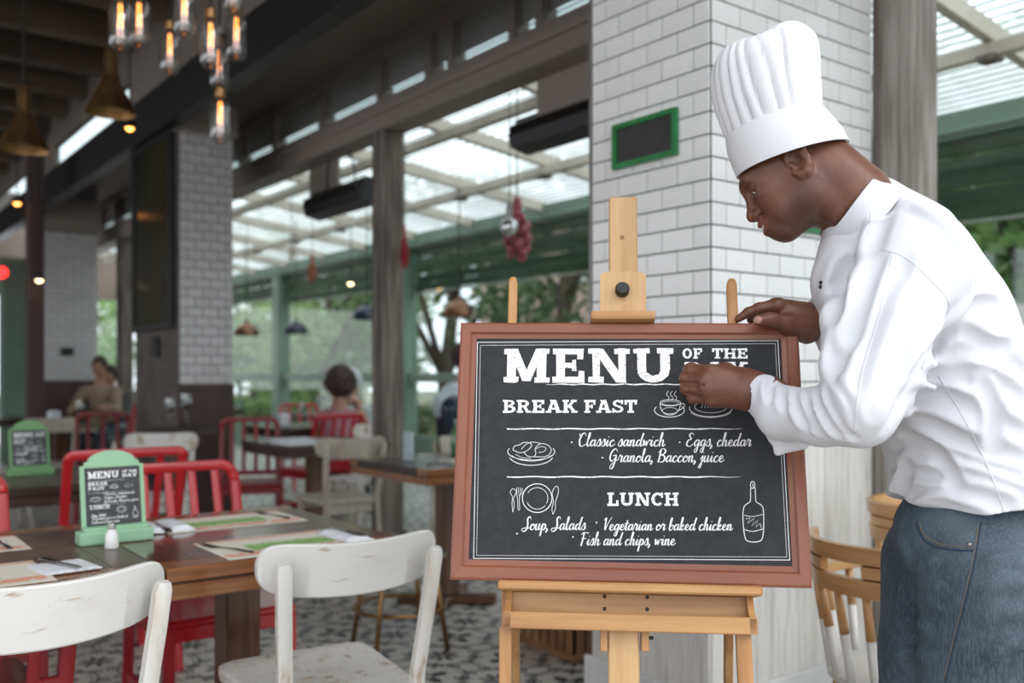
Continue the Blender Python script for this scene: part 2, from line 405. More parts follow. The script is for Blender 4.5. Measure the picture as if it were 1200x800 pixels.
for q in range(7): wl.box(-5.1, -5, -1.5+q*3.15, -1.2+q*3.15, .8, 3.4)
struct('wall_left', wl, m_soffit)
bw = MB(); bw.box(-5, 1.9, 17.5, 17.6, 0, 4.2); bw.box(1.9, 6.3, 17.5, 17.6, 2.5, 4.2); bw.box(3.6, 6.3, 17.5, 17.6, 0, .9)
struct('wall_back', bw, m_soffit)
ip = onX(41, 400, 1.9)
t = thing('inner_post', 'dark brown inner post with small lamps at the far left', 'post', (1.9, ip.y, 0))
MB().cbox(-.075, .075, -.075, .075, 0, 3.62, .008).build('shaft', m_darkwall, t); MB().cbox(-.1,.1,-.1,.1,3.4,3.62,.01).build('bracket', m_black, t)
dg = onX(20, 400, 2.4)
t = thing('green_pillar', 'pale sage green pillar at the far left edge, beyond the red lamp', 'pillar', (dg.x, min(dg.y, 16.8), 0))
MB().cbox(-.2, .2, -.15, .15, 0, 2.6, .01).build('shaft', m_greenp, t); MB().cbox(-.24, .24, -.19, .19, 2.6, 2.75, .01).build('cap', m_greenp, t)

# ------------------------------------------------------------------ patio roof
RX = 6.0
rz = lambda X: 3.25-.12*(X-3.33)
m_poly = bpy.data.materials.new('corrugated_opal_sheet'); m_poly.use_nodes = True; nt = m_poly.node_tree; nt.nodes.clear()
o_ = nt.nodes.new('ShaderNodeOutputMaterial'); tr = nt.nodes.new('ShaderNodeBsdfTranslucent'); tr.inputs[0].default_value = (.90,.96,.95,1)
tp = nt.nodes.new('ShaderNodeBsdfTransparent'); tp.inputs[0].default_value = (.85,.93,.93,1); gl = nt.nodes.new('ShaderNodeBsdfDiffuse'); gl.inputs[0].default_value = (.8,.85,.85,1)
dirt = noise(nt, coords(nt, (.3,1.2,1)), 1.4, 5); a1_ = nt.nodes.new('ShaderNodeMixShader'); a2_ = nt.nodes.new('ShaderNodeMixShader')
nt.links.new((dirt.sst(.35,.7)*.3+.30).s, a1_.inputs[0]); nt.links.new(tr.outputs[0], a1_.inputs[1]); nt.links.new(tp.outputs[0], a1_.inputs[2])
a2_.inputs[0].default_value = .12; nt.links.new(a1_.outputs[0], a2_.inputs[1]); nt.links.new(gl.outputs[0], a2_.inputs[2]); nt.links.new(a2_.outputs[0], o_.inputs[0])
pr = thing('patio_roof', 'sloping translucent corrugated roof on cream rafters over the glazed terrace', 'roof', (0, 0, 0))
RY = [2.44+1.233*q for q in range(-3, 12)]
def sheet(y0, y1):
    vs = []; n = 128
    for i in range(n+1):
        X = 3.36+(RX+.25-3.36)*i/n; z = rz(X)+.012*math.cos(2*math.pi*i/4)
        vs += [(X, y0, z), (X, y1, z)]
    return MB().add(vs, [(2*i, 2*i+2, 2*i+3, 2*i+1) for i in range(n)])
for q, Y in enumerate(RY):
    m_ = Matrix.Translation((3.45, Y, rz(3.45)-.02)) @ Matrix.Rotation(math.atan(.12), 4, 'Y')
    MB().cbox(0, RX-3.45, -.03, .03, -.10, 0, .004, m=m_).build('rafter', m_cream, pr)
    if q: sheet(RY[q-1], Y).build('roof_sheet', m_poly, pr, smooth=True)
for X in (3.95, 4.98): MB().cbox(X-.035, X+.035, RY[0], RY[-1], rz(X)-.20, rz(X)-.125, .004).build('purlin', m_cream, pr)
rb_ = MB()
for k in range(33):
    X = 3.40+k*.085
    if X < RX+.2: rb_.box(X, X+.014, RY[0], RY[-1], rz(X)-.020, rz(X)-.012)
rb_.build('sheet_ribs', M('roof_rib_plastic', (.42,.50,.50), None, 5, rough=.6), pr, kind='stuff')
MB().box(3.45, 3.50, RY[0], RY[-1], 3.10, 3.2).build('wall_plate', m_cream, pr)
for q, Y in enumerate(RY): MB().cbox(4.93, 5.03, Y-.05, Y+.05, rz(4.98)-.225, rz(4.98)-.19, .004).build('joint_plate', m_oldwood, pr)

# outer green frame: beam, posts, rail, blinds, glass
gf = thing('green_window_wall', 'sage green timber window wall with rail on the garden side of the terrace', 'window wall', (RX, 0, 0))
MB().cbox(-.06, .10, -1.5, 17.4, 2.71, 2.89, .008).build('top_beam', m_greenp, gf)
MB().cbox(-.09, -.06, -1.5, 17.4, 2.74, 2.77, .004).build('beam_bead', m_greenp, gf)
GP = [-1.45, 2.05, 6.42, 10.1, 13.85, 17.3]
for Y in GP:
    MB().cbox(-.10, .10, Y-.13, Y+.13, 0, 2.71, .012).build('post', m_greenp, gf); MB().cbox(-.12,.12,Y-.15,Y+.15,0,.16,.01).build('post_foot', m_greenp, gf)
m_gl2 = glass('window_glass', refl=.06, tint=.97)
for q in range(len(GP)-1):
    y0, y1 = GP[q]+.13, GP[q+1]-.13
    MB().cbox(-.05, .05, y0, y1, 1.10, 1.21, .006).build('middle_rail', m_greenp, gf)
    MB().cbox(-.04, .04, y0, y1, .0, .45, .006).build('lower_panel', m_greenp, gf)
    MB().box(-.005, .005, y0, y1, 1.21, 2.71).build('pane', m_gl2, gf); MB().box(-.005, .005, y0, y1, .45, 1.10).build('pane', m_gl2, gf)
    MB().cbox(-.03, .03, (y0+y1)/2-.02, (y0+y1)/2+.02, .45, 1.10, .004).build('mullion', m_greenp, gf)
bi = 0
for q, nsl in ((1, 5), (2, 5), (3, 4), (4, 3), (0, 5)):
    y0, y1 = GP[q]+.15, GP[q+1]-.15
    lb = ['right of the big white pillar, above the garden tree', 'just left of the white pillar over the dark tree', 'left of the near timber post, half raised', 'at the far end of the terrace', 'at the near end, outside the view'][bi]; bi += 1
    bt = thing('slatted_blind', 'dark green slatted blind ' + lb, 'blind', (RX+.045, y0, 2.715))
    for s_ in range(nsl): MB().cbox(0, .02, 0, y1-y0, -.105*(s_+1)+.008, -.105*s_, .003, m=Matrix.Translation((.02*(s_ % 2), 0, 0))).build('slat', m_greend, bt)
    MB().tube([(.02,0,-.105*nsl-.01),(.02,y1-y0,-.105*nsl-.01)], .012, 6).build('bottom_bar', m_cream, bt)
# ------------------------------------------------------------------ furniture materials
m_white = M('worn_white_paint', (.70,.68,.64), (.56,.48,.39), 5, (4,4,1.0), .48, .85, rough=.45, wear=(5,(4,4,.7),.545), wearc=(.42,.30,.20), bump=.08)
m_white2 = M('worn_white_paint_smooth', (.70,.685,.655), (.57,.52,.46), 4, (1.2,4,4), .5, .9, rough=.42, wear=(6,(1.2,5,8),.62), wearc=(.42,.32,.22), bump=.05)
m_beige = M('aged_cream_paint', (.48,.43,.36), (.38,.33,.27), 5, (4,4,1), rough=.5)
m_red = M('glossy_red_paint', (.50,.012,.018), (.42,.008,.014), 4, rough=.3, coat=.3)
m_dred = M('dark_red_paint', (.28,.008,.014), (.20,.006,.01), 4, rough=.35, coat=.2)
m_tabg = M('polished_dark_mahogany', (.16,.048,.020), (.08,.024,.012), 7, (.35,5,5), .3, .7, rough=.17, coat=.5, bump=.03)
m_tabd = M('grey_brown_table_wood', (.15,.10,.08), (.085,.055,.042), 7, (.35,5,5), .3, .7, rough=.33, bump=.06)
m_edge = M('chestnut_table_edge', (.30,.12,.04), (.15,.052,.018), 9, (.3,5,5), .3, .7, rough=.25, coat=.4, bump=.05)
m_leg = M('chestnut_table_leg', (.15,.06,.025), (.055,.022,.012), 9, (5,5,.3), .3, .7, rough=.28, coat=.3)
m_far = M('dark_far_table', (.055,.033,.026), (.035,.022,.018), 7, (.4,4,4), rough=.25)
m_honey = M('honey_chair_wood', (.50,.27,.10), (.40,.20,.07), 8, (.5,.5,3), rough=.35, coat=.3)
m_legw = M('white_dipped_leg', (.68,.66,.62), None, 6, rough=.45)
m_brass = M('aged_brass', (.38,.22,.09), (.22,.12,.05), 5, rough=.34, metal=.9)
m_steel = M('dull_steel', (.35,.34,.32), (.25,.24,.22), 8, rough=.35, metal=.8)
m_cutl = M('dark_cutlery_steel', (.12,.11,.10), None, 8, rough=.22, metal=.9)
m_cloth = M('white_napkin_cloth', (.76,.78,.82), (.70,.72,.76), 12, rough=.8)
m_spglass = glass('small_glassware', refl=.2, tint=.93)

def white_chair(label, loc, rz, mb=None, ms=None, hi=True, group=None):
    mb = mb or m_white2; ms = ms or m_white
    t = thing('white_chair', label, 'chair', loc, rz, group); n = 26 if hi else 12
    vs = []; th = .019; W = .222                      # curved back board with rounded ends
    def hh(u): return .057*max(.0, 1-abs(u)**9)**.42+.004
    def zt(u): return .765+hh(u)-.006*(1-u*u)+.006*u*u
    def zb(u): return .765-hh(u)-.004*(1-u*u)+.012*u*u
    for k in range(2*n+1):
        u = math.sin((k-n)/n*math.pi/2); yy = .065*u*u-.035
        for (dy, z) in ((0, zb(u)), (0, zt(u)-.004), (.004, zt(u)), (th-.004, zt(u)), (th, zt(u)-.004), (th, zb(u)), (th-.004, zb(u)-.004), (.004, zb(u)-.004)):
            vs.append((u*W, yy+dy-(z-.70)*.18, z))
    m = MB(); fs = [(8*k+i, 8*k+(i+1) % 8, 8*k+8+(i+1) % 8, 8*k+8+i) for k in range(2*n) for i in range(8)]+[tuple(range(8)), tuple(range(16*n+7, 16*n-1, -1))]
    m.add(vs, fs).build('backrest', mb, t, smooth='auto')
    sv = []                                          # saddle seat with rounded corners
    prof = [(-.17,.02),(-.18,.05),(-.205,.36),(-.195,.41),(-.16,.43),(.16,.43),(.195,.41),(.205,.36),(.18,.05),(.17,.02),(.10,.0),(-.10,.0)]
    s_ = MB()
    lay = [(.97,.425),(1,.430),(1,.450),(.975,.456)]
    vv = []; 
    for sc_, z in lay: vv += [(x*sc_, (y-.215)*sc_+.215, z) for x, y in prof]
    L = len(prof); ff = [(j*L+i, j*L+(i+1) % L, (j+1)*L+(i+1) % L, (j+1)*L+i) for j in range(3) for i in range(L)]+[tuple(range(L))[::-1], tuple(3*L+i for i in range(L))]
    s_.add(vv, ff).build('seat', ms, t, smooth='auto')
    for s in (-1, 1):
        pts = [(s*.187,-.052,.790),(s*.185,-.048,.775),(s*.181,-.036,.70),(s*.174,-.018,.60),(s*.166,.0,.50),(s*.163,.004,.44),(s*.166,-.01,.30),(s*.175,-.05,0)]
        MB().tube(pts, [.7,1,1,1,1,1,.95,.8], 8, flat=(.034,.026), up=(0,1,0)).build('leg', ms, t, smooth='auto')
        MB().tube([(s*.17,.385,.43),(s*.175,.39,.2),(s*.18,.40,0)], [1,.85,.65], 8, flat=(.036,.036), up=(0,1,0)).build('leg', ms, t, smooth='auto')
        MB().tube([(s*.166,0,.22),(s*.176,.39,.22)], 1, 8, flat=(.022,.016)).build('stretcher', ms, t, smooth='auto')
    MB().cbox(-.15,.15,.37,.39,.37,.425,.003).build('seat_rail', ms, t); MB().cbox(-.14,.14,.02,.04,.37,.425,.003).build('seat_rail', ms, t)
    return t
def red_chair(label, loc, rz, mat=None, group=None, h=.88, w=.42, slats=4, rad=.05):
    mat = mat or m_red
    t = thing('red_chair', label, 'chair', loc, rz, group); a = w/2-.015
    lean = lambda z: -.10*(z-.45)/.43 if z > .45 else -.06*(.45-z)/.45
    pts = []
    for z in (0,.25,.45,.6,h-rad-.02): pts.append((-a, lean(z), z))
    for q in range(1, 6):
        an = math.pi/2*q/6; pts.append((-a+rad*(1-math.cos(an)), lean(h), h-rad+rad*math.sin(an)-.01))
    pts.append((-a+rad, lean(h), h-.01)); pts += [(-x, y, z) for x, y, z in pts[::-1]]
    half = len(pts)//2
    # posts and top bar
    MB().tube(pts[4:-4], 1, 8, flat=(.036,.024), up=(0,1,0)).build('top_rail', mat, t, smooth='auto')
    for s in (-1, 1):
        MB().tube([(s*a, lean(z), z) for z in (h-rad-.02,.6,.45)]+[(s*a, lean(.25), .25),(s*a, lean(0), 0)], 1, 8, flat=(.034,.026), up=(0,1,0)).build('leg', mat, t, smooth='auto')
        MB().tube([(s*a,.40,.43),(s*a,.405,.2),(s*(a+.005),.42,0)], 1, 8, flat=(.034,.034), up=(0,1,0)).build('leg', mat, t, smooth='auto')
        MB().cbox(s*a-.011, s*a+.011, .0, .40, .385, .43, .003).build('seat_rail', mat, t)
        MB().cbox(s*a-.009, s*a+.009, -.04, .40, .17, .20, .003).build('stretcher', mat, t)
    for k in range(slats):
        x = (k+.5-slats/2)*(w-.11)/slats*1.08
        MB().tube([(x, lean(.5), .50),(x, lean(.7), .70),(x, lean(h), h-.03)], 1, 8, flat=(.028,.012), up=(0,1,0)).build('slat', mat, t, smooth='auto')
    MB().cbox(-a, a, lean(.5)-.01, lean(.5)+.01, .475, .51, .003).build('lower_rail', mat, t)
    MB().cbox(-w/2, w/2, -.01, .42, .43, .455, .008).build('seat', mat, t)
    MB().cbox(-a, a, .39, .41, .385, .43, .003).build('front_rail', mat, t)
    return t
def table(label, x0, x1, y0, y1, mt, me, group=None, legs='pedestal', h=.75, px=None):
    cx, cy = (x0+x1)/2, (y0+y1)/2; t = thing('dining_table', label, 'table', (cx, cy, 0), 0, group); w, d = (x1-x0)/2, (y1-y0)/2
    fr = .09
    if w > .3:
        np_ = max(3, round((2*d-2*fr)/.12)); pd = (2*d-2*fr)/np_
        for q in range(np_): MB().cbox(-w+fr, w-fr, -d+fr+q*pd+.0006, -d+fr+(q+1)*pd-.0006, h-.03, h, .0008).build('plank', mt, t)
        for s in (-1, 1):
            MB().cbox(-w, w, s*(d-fr/2)-fr/2+.0006*s, s*(d-fr/2)+fr/2, h-.034, h, .003).build('border_board', me, t)
            MB().cbox(s*(w-fr/2)-fr/2, s*(w-fr/2)+fr/2, -d+fr+.001, d-fr-.001, h-.034, h, .0015).build('border_board', mt, t)
    MB().cbox(-w+.005, w-.005, -d+.005, d-.005, h-.078, h-.040, .003).build('apron', me, t)
    MB().box(-w+.012, w-.012, -d+.012, d-.012, h-.041, h-.029).build('shadow_gap', m_far, t)
    if legs == 'pedestal':
        for s in (-1, 1):
            q = px if px is not None else 0
            MB().cbox(q-.26, q+.26, -.045, .045, .0, .05, .01, m=Rm(s*.7,'Z')).build('foot', m_leg, t)
        MB().cbox(q-.05, q+.05, -.05, .05, .05, h-.078, .005).build('leg', m_leg, t)
    else:
        for sx in (-1, 1):
            for sy in (-1, 1): MB().cbox(sx*(w-.06)-.035, sx*(w-.06)+.035, sy*(d-.06)-.035, sy*(d-.06)+.035, 0, h-.078, .004).build('leg', m_leg, t)
    return t
# main tables
def Rm(a, ax): return Matrix.Rotation(a, 4, ax)
t1 = table('glossy mahogany dining table in front with place settings, right of the seam', .682, 1.335, 2.22, 3.05, m_tabg, m_edge, px=.0)
t2 = table('grey-brown dining table at left holding the near green menu stand', -.35, .678, 2.22, 3.05, m_tabd, m_edge)
ca = white_chair('worn white chair in the middle foreground, whole curved back in view', (1.03, 1.965, 0), math.radians(-4))
cb = white_chair('worn white chair cut off by the left edge of the picture', (.388, 1.925, 0), math.radians(10))
# red chairs across the table
r1 = red_chair('bright red slatted chair with rounded top behind the near green menu stand', (1.09, 3.30, 0), math.pi)
red_chair('bright red chair cut by the left edge, across the grey-brown table', (.345, 3.36, 0), math.pi+.05)
red_chair('red chair with square top, seen between the two green menu stands', (1.02, 3.92, 0), .04, rad=.02, h=.905, slats=3, w=.46)
red_chair('red chair tucked below the left table, only its seat showing under the white chair', (.30, 2.35, 0), .1, m_dred, h=.70)
# second row table
table('worn table in the second row holding the far green menu stand', -.25, 1.12, 4.15, 4.95, m_tabd, m_far)
white_chair('cream chair at the far left edge, beyond the cut-off red chair', (.30, 3.95, 0), .05, m_beige, m_beige, False)

def menu_stand(label, loc, rz, sc_=1.0, mg=None):
    t = thing('menu_stand', label, 'menu stand', loc, rz); mg = mg or m_mint; w = .0815
    la = Matrix.Translation((0, .012, .035)) @ Matrix.Rotation(math.radians(-9), 4, 'X')
    top = [(-w,0),(w,0),(w,.170),(w*.86,.172),(w*.86,.180),(w*.74,.182)]+[(w*.74*math.cos(a), .186+.024*math.sin(a)**1.3) for a in [math.pi*k/14 for k in range(1, 14)]]+[(-w*.74,.182),(-w*.86,.180),(-w*.86,.172),(-w,.170)]
    MB().prism(top, -.005, .005, m=la).build('back_board', mg, t)
    MB().box(-w+.011, w-.011, -.0066, -.005, .006, .165, m=la).build('slate', m_slate2, t)
    MB().cbox(-w-.013, w+.013, -.022, .034, 0, .036, .007, 2).build('base', mg, t)
    MB().cbox(-w+.0, w+.0, -.013, .026, .030, .046, .003).build('base_step', mg, t)
    def pl(x, z): return la @ Vector((x, -.0070, z))   # writing laid on the slate
    def pix(u, v): return pl((u-.5)*2*(w-.014), .160-v*.150)
    W_ = MB(); sl = lambda s, u0, u1, v, h: slab(W_, s, lambda x, y: pix(u0+x*(u1-u0), v-y*h))
    sl('MENU', .03, .62, .16, .12); sl('OF THE', .68, .97, .085, .045); sl('DAY', .68, .97, .16, .055)
    sl('BREAK', .03, .40, .285, .06); sl('FAST', .03, .34, .365, .06); sl('LUNCH', .05, .42, .70, .065)
    for k, (s, u0, u1, v) in enumerate((('Classic sandwich', .32, .90, .465), ('Eggs, chedar', .32, .75, .525), ('Granola, Baccon, juice', .32, .98, .595), ('Soup, Salads', .07, .34, .83), ('Vegetarian or baked', .07, .75, .885), ('Fish and chips, wine', .07, .60, .95))):
        script(W_, s, lambda x, y, u0=u0, u1=u1, v=v: pix(u0+x*(u1-u0), v-y*.022), .0006, ar=(u1-u0)*150*0+1)
    for v in (.205, .415, .63):
        W_.tube([pix(.03, v), pix(.72, v)], .0004, 4)
    for (cu, cv, ru, rv) in ((.52,.315,.055,.03),(.52,.33,.08,.022),(.80,.32,.08,.028),(.16,.53,.10,.04),(.16,.52,.06,.02),(.64,.735,.09,.06),(.64,.735,.06,.04)):
        W_.tube([pix(cu+ru*math.cos(a), cv+rv*math.sin(a)) for a in [2*math.pi*k/20 for k in range(21)]], .00045, 4)
    W_.tube([pix(x, y) for x, y in ((.86,.90),(.86,.80),(.89,.76),(.89,.70),(.91,.70),(.91,.76),(.95,.80),(.95,.90),(.86,.90))], .0006, 4)
    W_.tube([pix(.88,.88), pix(.93,.88)], .0016, 4)
    W_.build('lettering', m_chalk, t); return t
m_mint = M('mint_green_paint', (.30,.52,.33), (.27,.48,.30), 4, rough=.5)
m_mint2 = M('leaf_green_paint', (.16,.34,.14), (.13,.29,.12), 4, rough=.5)
m_slate2 = M('blue_grey_slate', (.035,.042,.045), (.045,.052,.055), 30, rough=.6)
# ---- lettering: slab capitals as polygons in a unit box, script letters as strokes
def _st(x0, y0, x1, y1, w): return [(x0-w/2,y0),(x0+w/2,y0),(x1+w/2,y1),(x1-w/2,y1)]
def _bar(x0, x1, y, h): return [(x0,y),(x1,y),(x1,y+h),(x0,y+h)]
def _arc(cx, cy, rx, ry, t, a0, a1, n=14, tx=None):
    tx = tx or t; out = []
    for k in range(n):
        p, q = math.radians(a0+(a1-a0)*k/n), math.radians(a0+(a1-a0)*(k+1)/n)
        out.append([(cx+rx*math.cos(p), cy+ry*math.sin(p)),(cx+rx*math.cos(q), cy+ry*math.sin(q)),(cx+(rx-tx)*math.cos(q), cy+(ry-t)*math.sin(q)),(cx+(rx-tx)*math.cos(p), cy+(ry-t)*math.sin(p))])
    return out
H_ = .155; S_ = .25
SL = {
'M': (1.36, [_st(.26,0,.26,1,S_-.02),_st(1.10,0,1.10,1,S_),_st(.68,.05,.30,1,.24),_st(.68,.05,1.06,1,.24),_bar(.04,.46,0,H_),_bar(.90,1.32,0,H_),_bar(.04,.34,1-H_,H_),_bar(1.02,1.32,1-H_,H_)]),
'E': (1.0, [_st(.27,0,.27,1,S_),_bar(.04,.92,0,H_+.02),_bar(.04,.90,1-H_-.02,H_+.02),_bar(.27,.66,.43,.15),_st(.84,.0,.84,.34,.17),_st(.82,.68,.82,1,.17),_st(.64,.34,.64,.67,.12)]),
'N': (1.22, [_st(.25,0,.25,1,S_-.05),_st(.97,0,.97,1,S_-.05),_st(.93,0,.28,1,.30),_bar(.03,.46,0,H_),_bar(.03,.34,1-H_,H_),_bar(.76,1.18,1-H_,H_)]),
'U': (1.2, [_st(.28,.36,.28,1,S_),_st(.92,.36,.92,1,S_)]+_arc(.60,.38,.445,.38,.20,180,360,14,.25)+[_bar(.05,.51,1-H_,H_),_bar(.70,1.15,1-H_,H_)]),
'O': (1.05, _arc(.52,.5,.46,.5,.18,0,360,24,.25)),
'F': (.92, [_st(.27,0,.27,1,S_),_bar(.04,.50,0,H_),_bar(.04,.88,1-H_-.02,H_+.02),_bar(.27,.64,.42,.15),_st(.80,.64,.80,1,.17),_st(.62,.34,.62,.66,.12)]),
'T': (1.0, [_st(.5,0,.5,1,S_),_bar(.26,.74,0,H_),_bar(.03,.97,1-H_-.02,H_+.02),_st(.12,.64,.12,1,.17),_st(.88,.64,.88,1,.17)]),
'H': (1.16, [_st(.27,0,.27,1,S_),_st(.89,0,.89,1,S_),_bar(.27,.89,.42,.16),_bar(.04,.50,0,H_),_bar(.66,1.12,0,H_),_bar(.04,.50,1-H_,H_),_bar(.66,1.12,1-H_,H_)]),
'D': (1.05, [_st(.27,0,.27,1,S_)]+_arc(.45,.5,.55,.5,.17,-90,90,14,.26)+[_bar(.04,.47,0,.17),_bar(.04,.47,.83,.17)]),
'A': (1.18, [_st(.22,0,.55,1,.20),_st(.96,0,.63,1,.27),_bar(.32,.86,.25,.14),_bar(.02,.42,0,H_),_bar(.74,1.16,0,H_),_bar(.34,.72,1-H_*.8,H_*.8)]),
'Y': (1.12, [_st(.56,0,.56,.48,S_),_st(.53,.42,.24,1,.26),_st(.59,.42,.88,1,.22),_bar(.32,.80,0,H_),_bar(.02,.46,1-H_,H_),_bar(.68,1.10,1-H_,H_)]),
'B': (1.0, [_st(.27,0,.27,1,S_)]+_arc(.50,.76,.38,.24,.14,-90,90,10,.22)+_arc(.50,.28,.46,.28,.15,-90,90,10,.24)+[_bar(.04,.52,0,.15),_bar(.04,.52,.86,.14),_bar(.2,.52,.45,.13)]),
'R': (1.1, [_st(.27,0,.27,1,S_)]+_arc(.52,.72,.40,.28,.14,-90,90,10,.23)+[_bar(.04,.50,0,H_),_bar(.04,.54,.86,.14),_bar(.2,.54,.44,.13),_st(.84,.05,.58,.5,.25),_bar(.72,1.08,0,H_)]),
'K': (1.12, [_st(.27,0,.27,1,S_),_st(.40,.40,.86,.95,.24),_st(.88,.05,.52,.60,.27),_bar(.04,.50,0,H_),_bar(.68,1.10,0,H_),_bar(.04,.50,1-H_,H_),_bar(.64,1.06,1-H_,H_)]),
'S': (.95, _arc(.47,.73,.37,.27,.15,20,270,14,.22)+_arc(.49,.28,.40,.28,.15,-160,90,14,.22)+[_st(.80,.68,.80,1,.13),_st(.13,0,.13,.34,.13)]),
'L': (.95, [_st(.29,0,.29,1,S_),_bar(.04,.90,0,.17),_bar(.04,.55,1-H_,H_),_st(.81,0,.81,.42,.17)]),
'C': (1.02, _arc(.53,.5,.48,.5,.17,42,318,20,.25)+[_st(.87,.62,.87,1,.15),_bar(.60,.9,.0,.0001)]),
' ': (.55, []),
}
def slab(mb, text, place, jitter=0):
    """place maps (0..1 along the word, 0..1 height) to a point"""
    W = sum(SL[c][0] for c in text); x = 0; o_ = place(0, 0); nn = (place(1, 0)-o_).cross(place(0, 1)-o_).normalized(); kk = 0
    for c in text:
        w, polys = SL[c]
        for p in polys:
            q = [(min(max(px_, 0), w), py_) for px_, py_ in p]
            v = [place((x+a+random.uniform(-1,1)*jitter)/W, b+random.uniform(-1,1)*jitter) for a, b in q]
            kk += 1; mb.add([q_+nn*(.00001*(kk % 40)) for q_ in v], [(0,1,2,3)])
        x += w
SC = {
'a': (1.0, [[(.72,.82),(.45,1),(.13,.6),(.2,.06),(.48,.12),(.76,.9)],[(.76,1),(.70,.3),(.82,.02),(1.05,.3)]]),
'b': (.85, [[(0,.3),(.35,1.3),(.42,2.0),(.25,2.05),(.16,1),(.18,.1),(.5,0),(.7,.45),(.5,.92),(.2,.6)],[(.62,.8),(.88,.7)]]),
'c': (.8, [[(.68,.78),(.5,1),(.13,.6),(.2,.06),(.48,0),(.85,.35)]]),
'd': (1.05, [[(.72,.8),(.45,1),(.13,.6),(.2,.06),(.48,.12),(.76,.9)],[(.96,2.1),(.76,1.0),(.72,.2),(.88,0),(1.08,.3)]]),
'e': (.82, [[(0,.25),(.3,.42),(.62,.72),(.48,1),(.2,.8),(.13,.3),(.36,0),(.62,.08),(.86,.35)]]),
'f': (.7, [[(0,.2),(.4,1.2),(.62,2.0),(.45,2.15),(.32,1.2),(.24,0),(.10,-.85),(-.05,-.7)],[(.05,.92),(.62,.98)]]),
'g': (.98, [[(.72,.85),(.45,1),(.13,.6),(.2,.06),(.48,.12),(.76,.9)],[(.76,1),(.70,0),(.55,-.9),(.25,-.95),(.28,-.5),(.7,-.1),(1.0,.3)]]),
'h': (.95, [[(0,.3),(.35,1.4),(.42,2.1),(.26,2.1),(.16,1),(.12,0)],[(.14,.4),(.45,1),(.62,.8),(.58,.1),(.75,0),(1,.3)]]),
'i': (.52, [[(0,.3),(.22,1),(.17,.2),(.32,0),(.55,.3)],[(.28,1.48),(.33,1.52)]]),
'j': (.5, [[(0,.4),(.3,1),(.25,0),(.1,-.9),(-.15,-.85),(0,-.4),(.5,.25)],[(.34,1.48),(.39,1.52)]]),
'k': (.85, [[(0,.3),(.35,1.4),(.42,2.1),(.26,2.1),(.16,1),(.12,0)],[(.14,.4),(.5,1),(.5,.68),(.2,.5),(.5,.04),(.88,.3)]]),
'l': (.55, [[(0,.3),(.35,1.4),(.40,2.1),(.24,2.05),(.16,.9),(.2,.1),(.36,0),(.58,.3)]]),
'n': (.95, [[(0,.6),(.18,1),(.14,0)],[(.14,.4),(.45,1),(.62,.8),(.58,.1),(.75,0),(1,.3)]]),
'o': (.85, [[(.5,1),(.16,.7),(.16,.12),(.45,0),(.72,.4),(.6,.95),(.42,.88),(.62,.74),(.88,.82)]]),
'p': (.9, [[(0,.5),(.22,1.05),(.15,0),(.05,-1)],[(.16,.4),(.45,1),(.72,.6),(.5,.02),(.2,.15)],[(.6,.15),(.92,.3)]]),
'r': (.78, [[(0,.4),(.2,1.15),(.3,.92),(.55,.95),(.48,.2),(.6,0),(.82,.3)]]),
's': (.72, [[(0,.2),(.4,1.15),(.56,.6),(.5,.08),(.2,0),(.08,.2)],[(.5,.08),(.76,.3)]]),
't': (.58, [[(0,.3),(.32,1.75),(.2,.3),(.34,0),(.6,.3)],[(-.05,1.1),(.6,1.18)]]),
'u': (.98, [[(0,.5),(.15,1),(.12,.2),(.35,0),(.66,.9)],[(.66,1),(.62,.2),(.76,0),(1,.3)]]),
'v': (.75, [[(0,.7),(.15,1),(.26,.04),(.56,.95),(.8,.85)]]),
'w': (1.12, [[(0,.7),(.12,1),(.22,.05),(.5,.85),(.58,.05),(.88,.95),(1.15,.85)]]),
'y': (1.0, [[(0,.5),(.15,1),(.12,.2),(.35,0),(.66,.9)],[(.66,1),(.62,0),(.5,-.9),(.2,-.9),(.25,-.5),(1,.3)]]),
'C': (1.25, [[(1.0,1.7),(.85,2.1),(.45,2.0),(.15,1.1),(.3,.15),(.7,0),(1.25,.35)],[(.15,1.6),(.0,2.0)]]),
'E': (1.3, [[(1.05,1.85),(.7,2.15),(.4,1.75),(.75,1.15),(.3,.9),(.2,.2),(.7,-.05),(1.2,.35)]]),
'G': (1.45, [[(1.15,1.7),(.8,2.15),(.3,1.7),(.12,.7),(.5,.1),(.95,.7),(1.05,1.1),(.6,1.0)],[(1.05,1.1),(1.0,0),(.7,-1.1),(.35,-.9),(.6,-.3),(1.45,.4)]]),
'B': (1.3, [[(.35,2.0),(.3,1),(.2,-.05)],[(.05,1.5),(.5,2.15),(1.05,1.9),(.9,1.3),(.4,1.1),(1.0,.95),(1.1,.3),(.7,-.05),(.2,.15)]]),
'S': (1.2, [[(1.15,1.8),(.95,2.2),(.6,1.8),(.75,1.0),(.7,.1),(.2,-.3),(-.1,.1),(.4,.3),(1.2,.3)]]),
'V': (1.1, [[(.05,1.7),(.3,2.15),(.35,1),(.45,0),(.75,1.1),(1.2,2.2)]]),
'F': (1.15, [[(.45,2.0),(.4,1),(.28,-.1)],[(.05,1.8),(.4,2.1),(1.2,2.05)],[(.2,1.05),(.9,1.15)]]),
',': (.4, [[(.15,.15),(.18,-.05),(.02,-.4)]]), '.': (.4, [[(.15,.1),(.2,.15)]]), ' ': (.55, []),
}
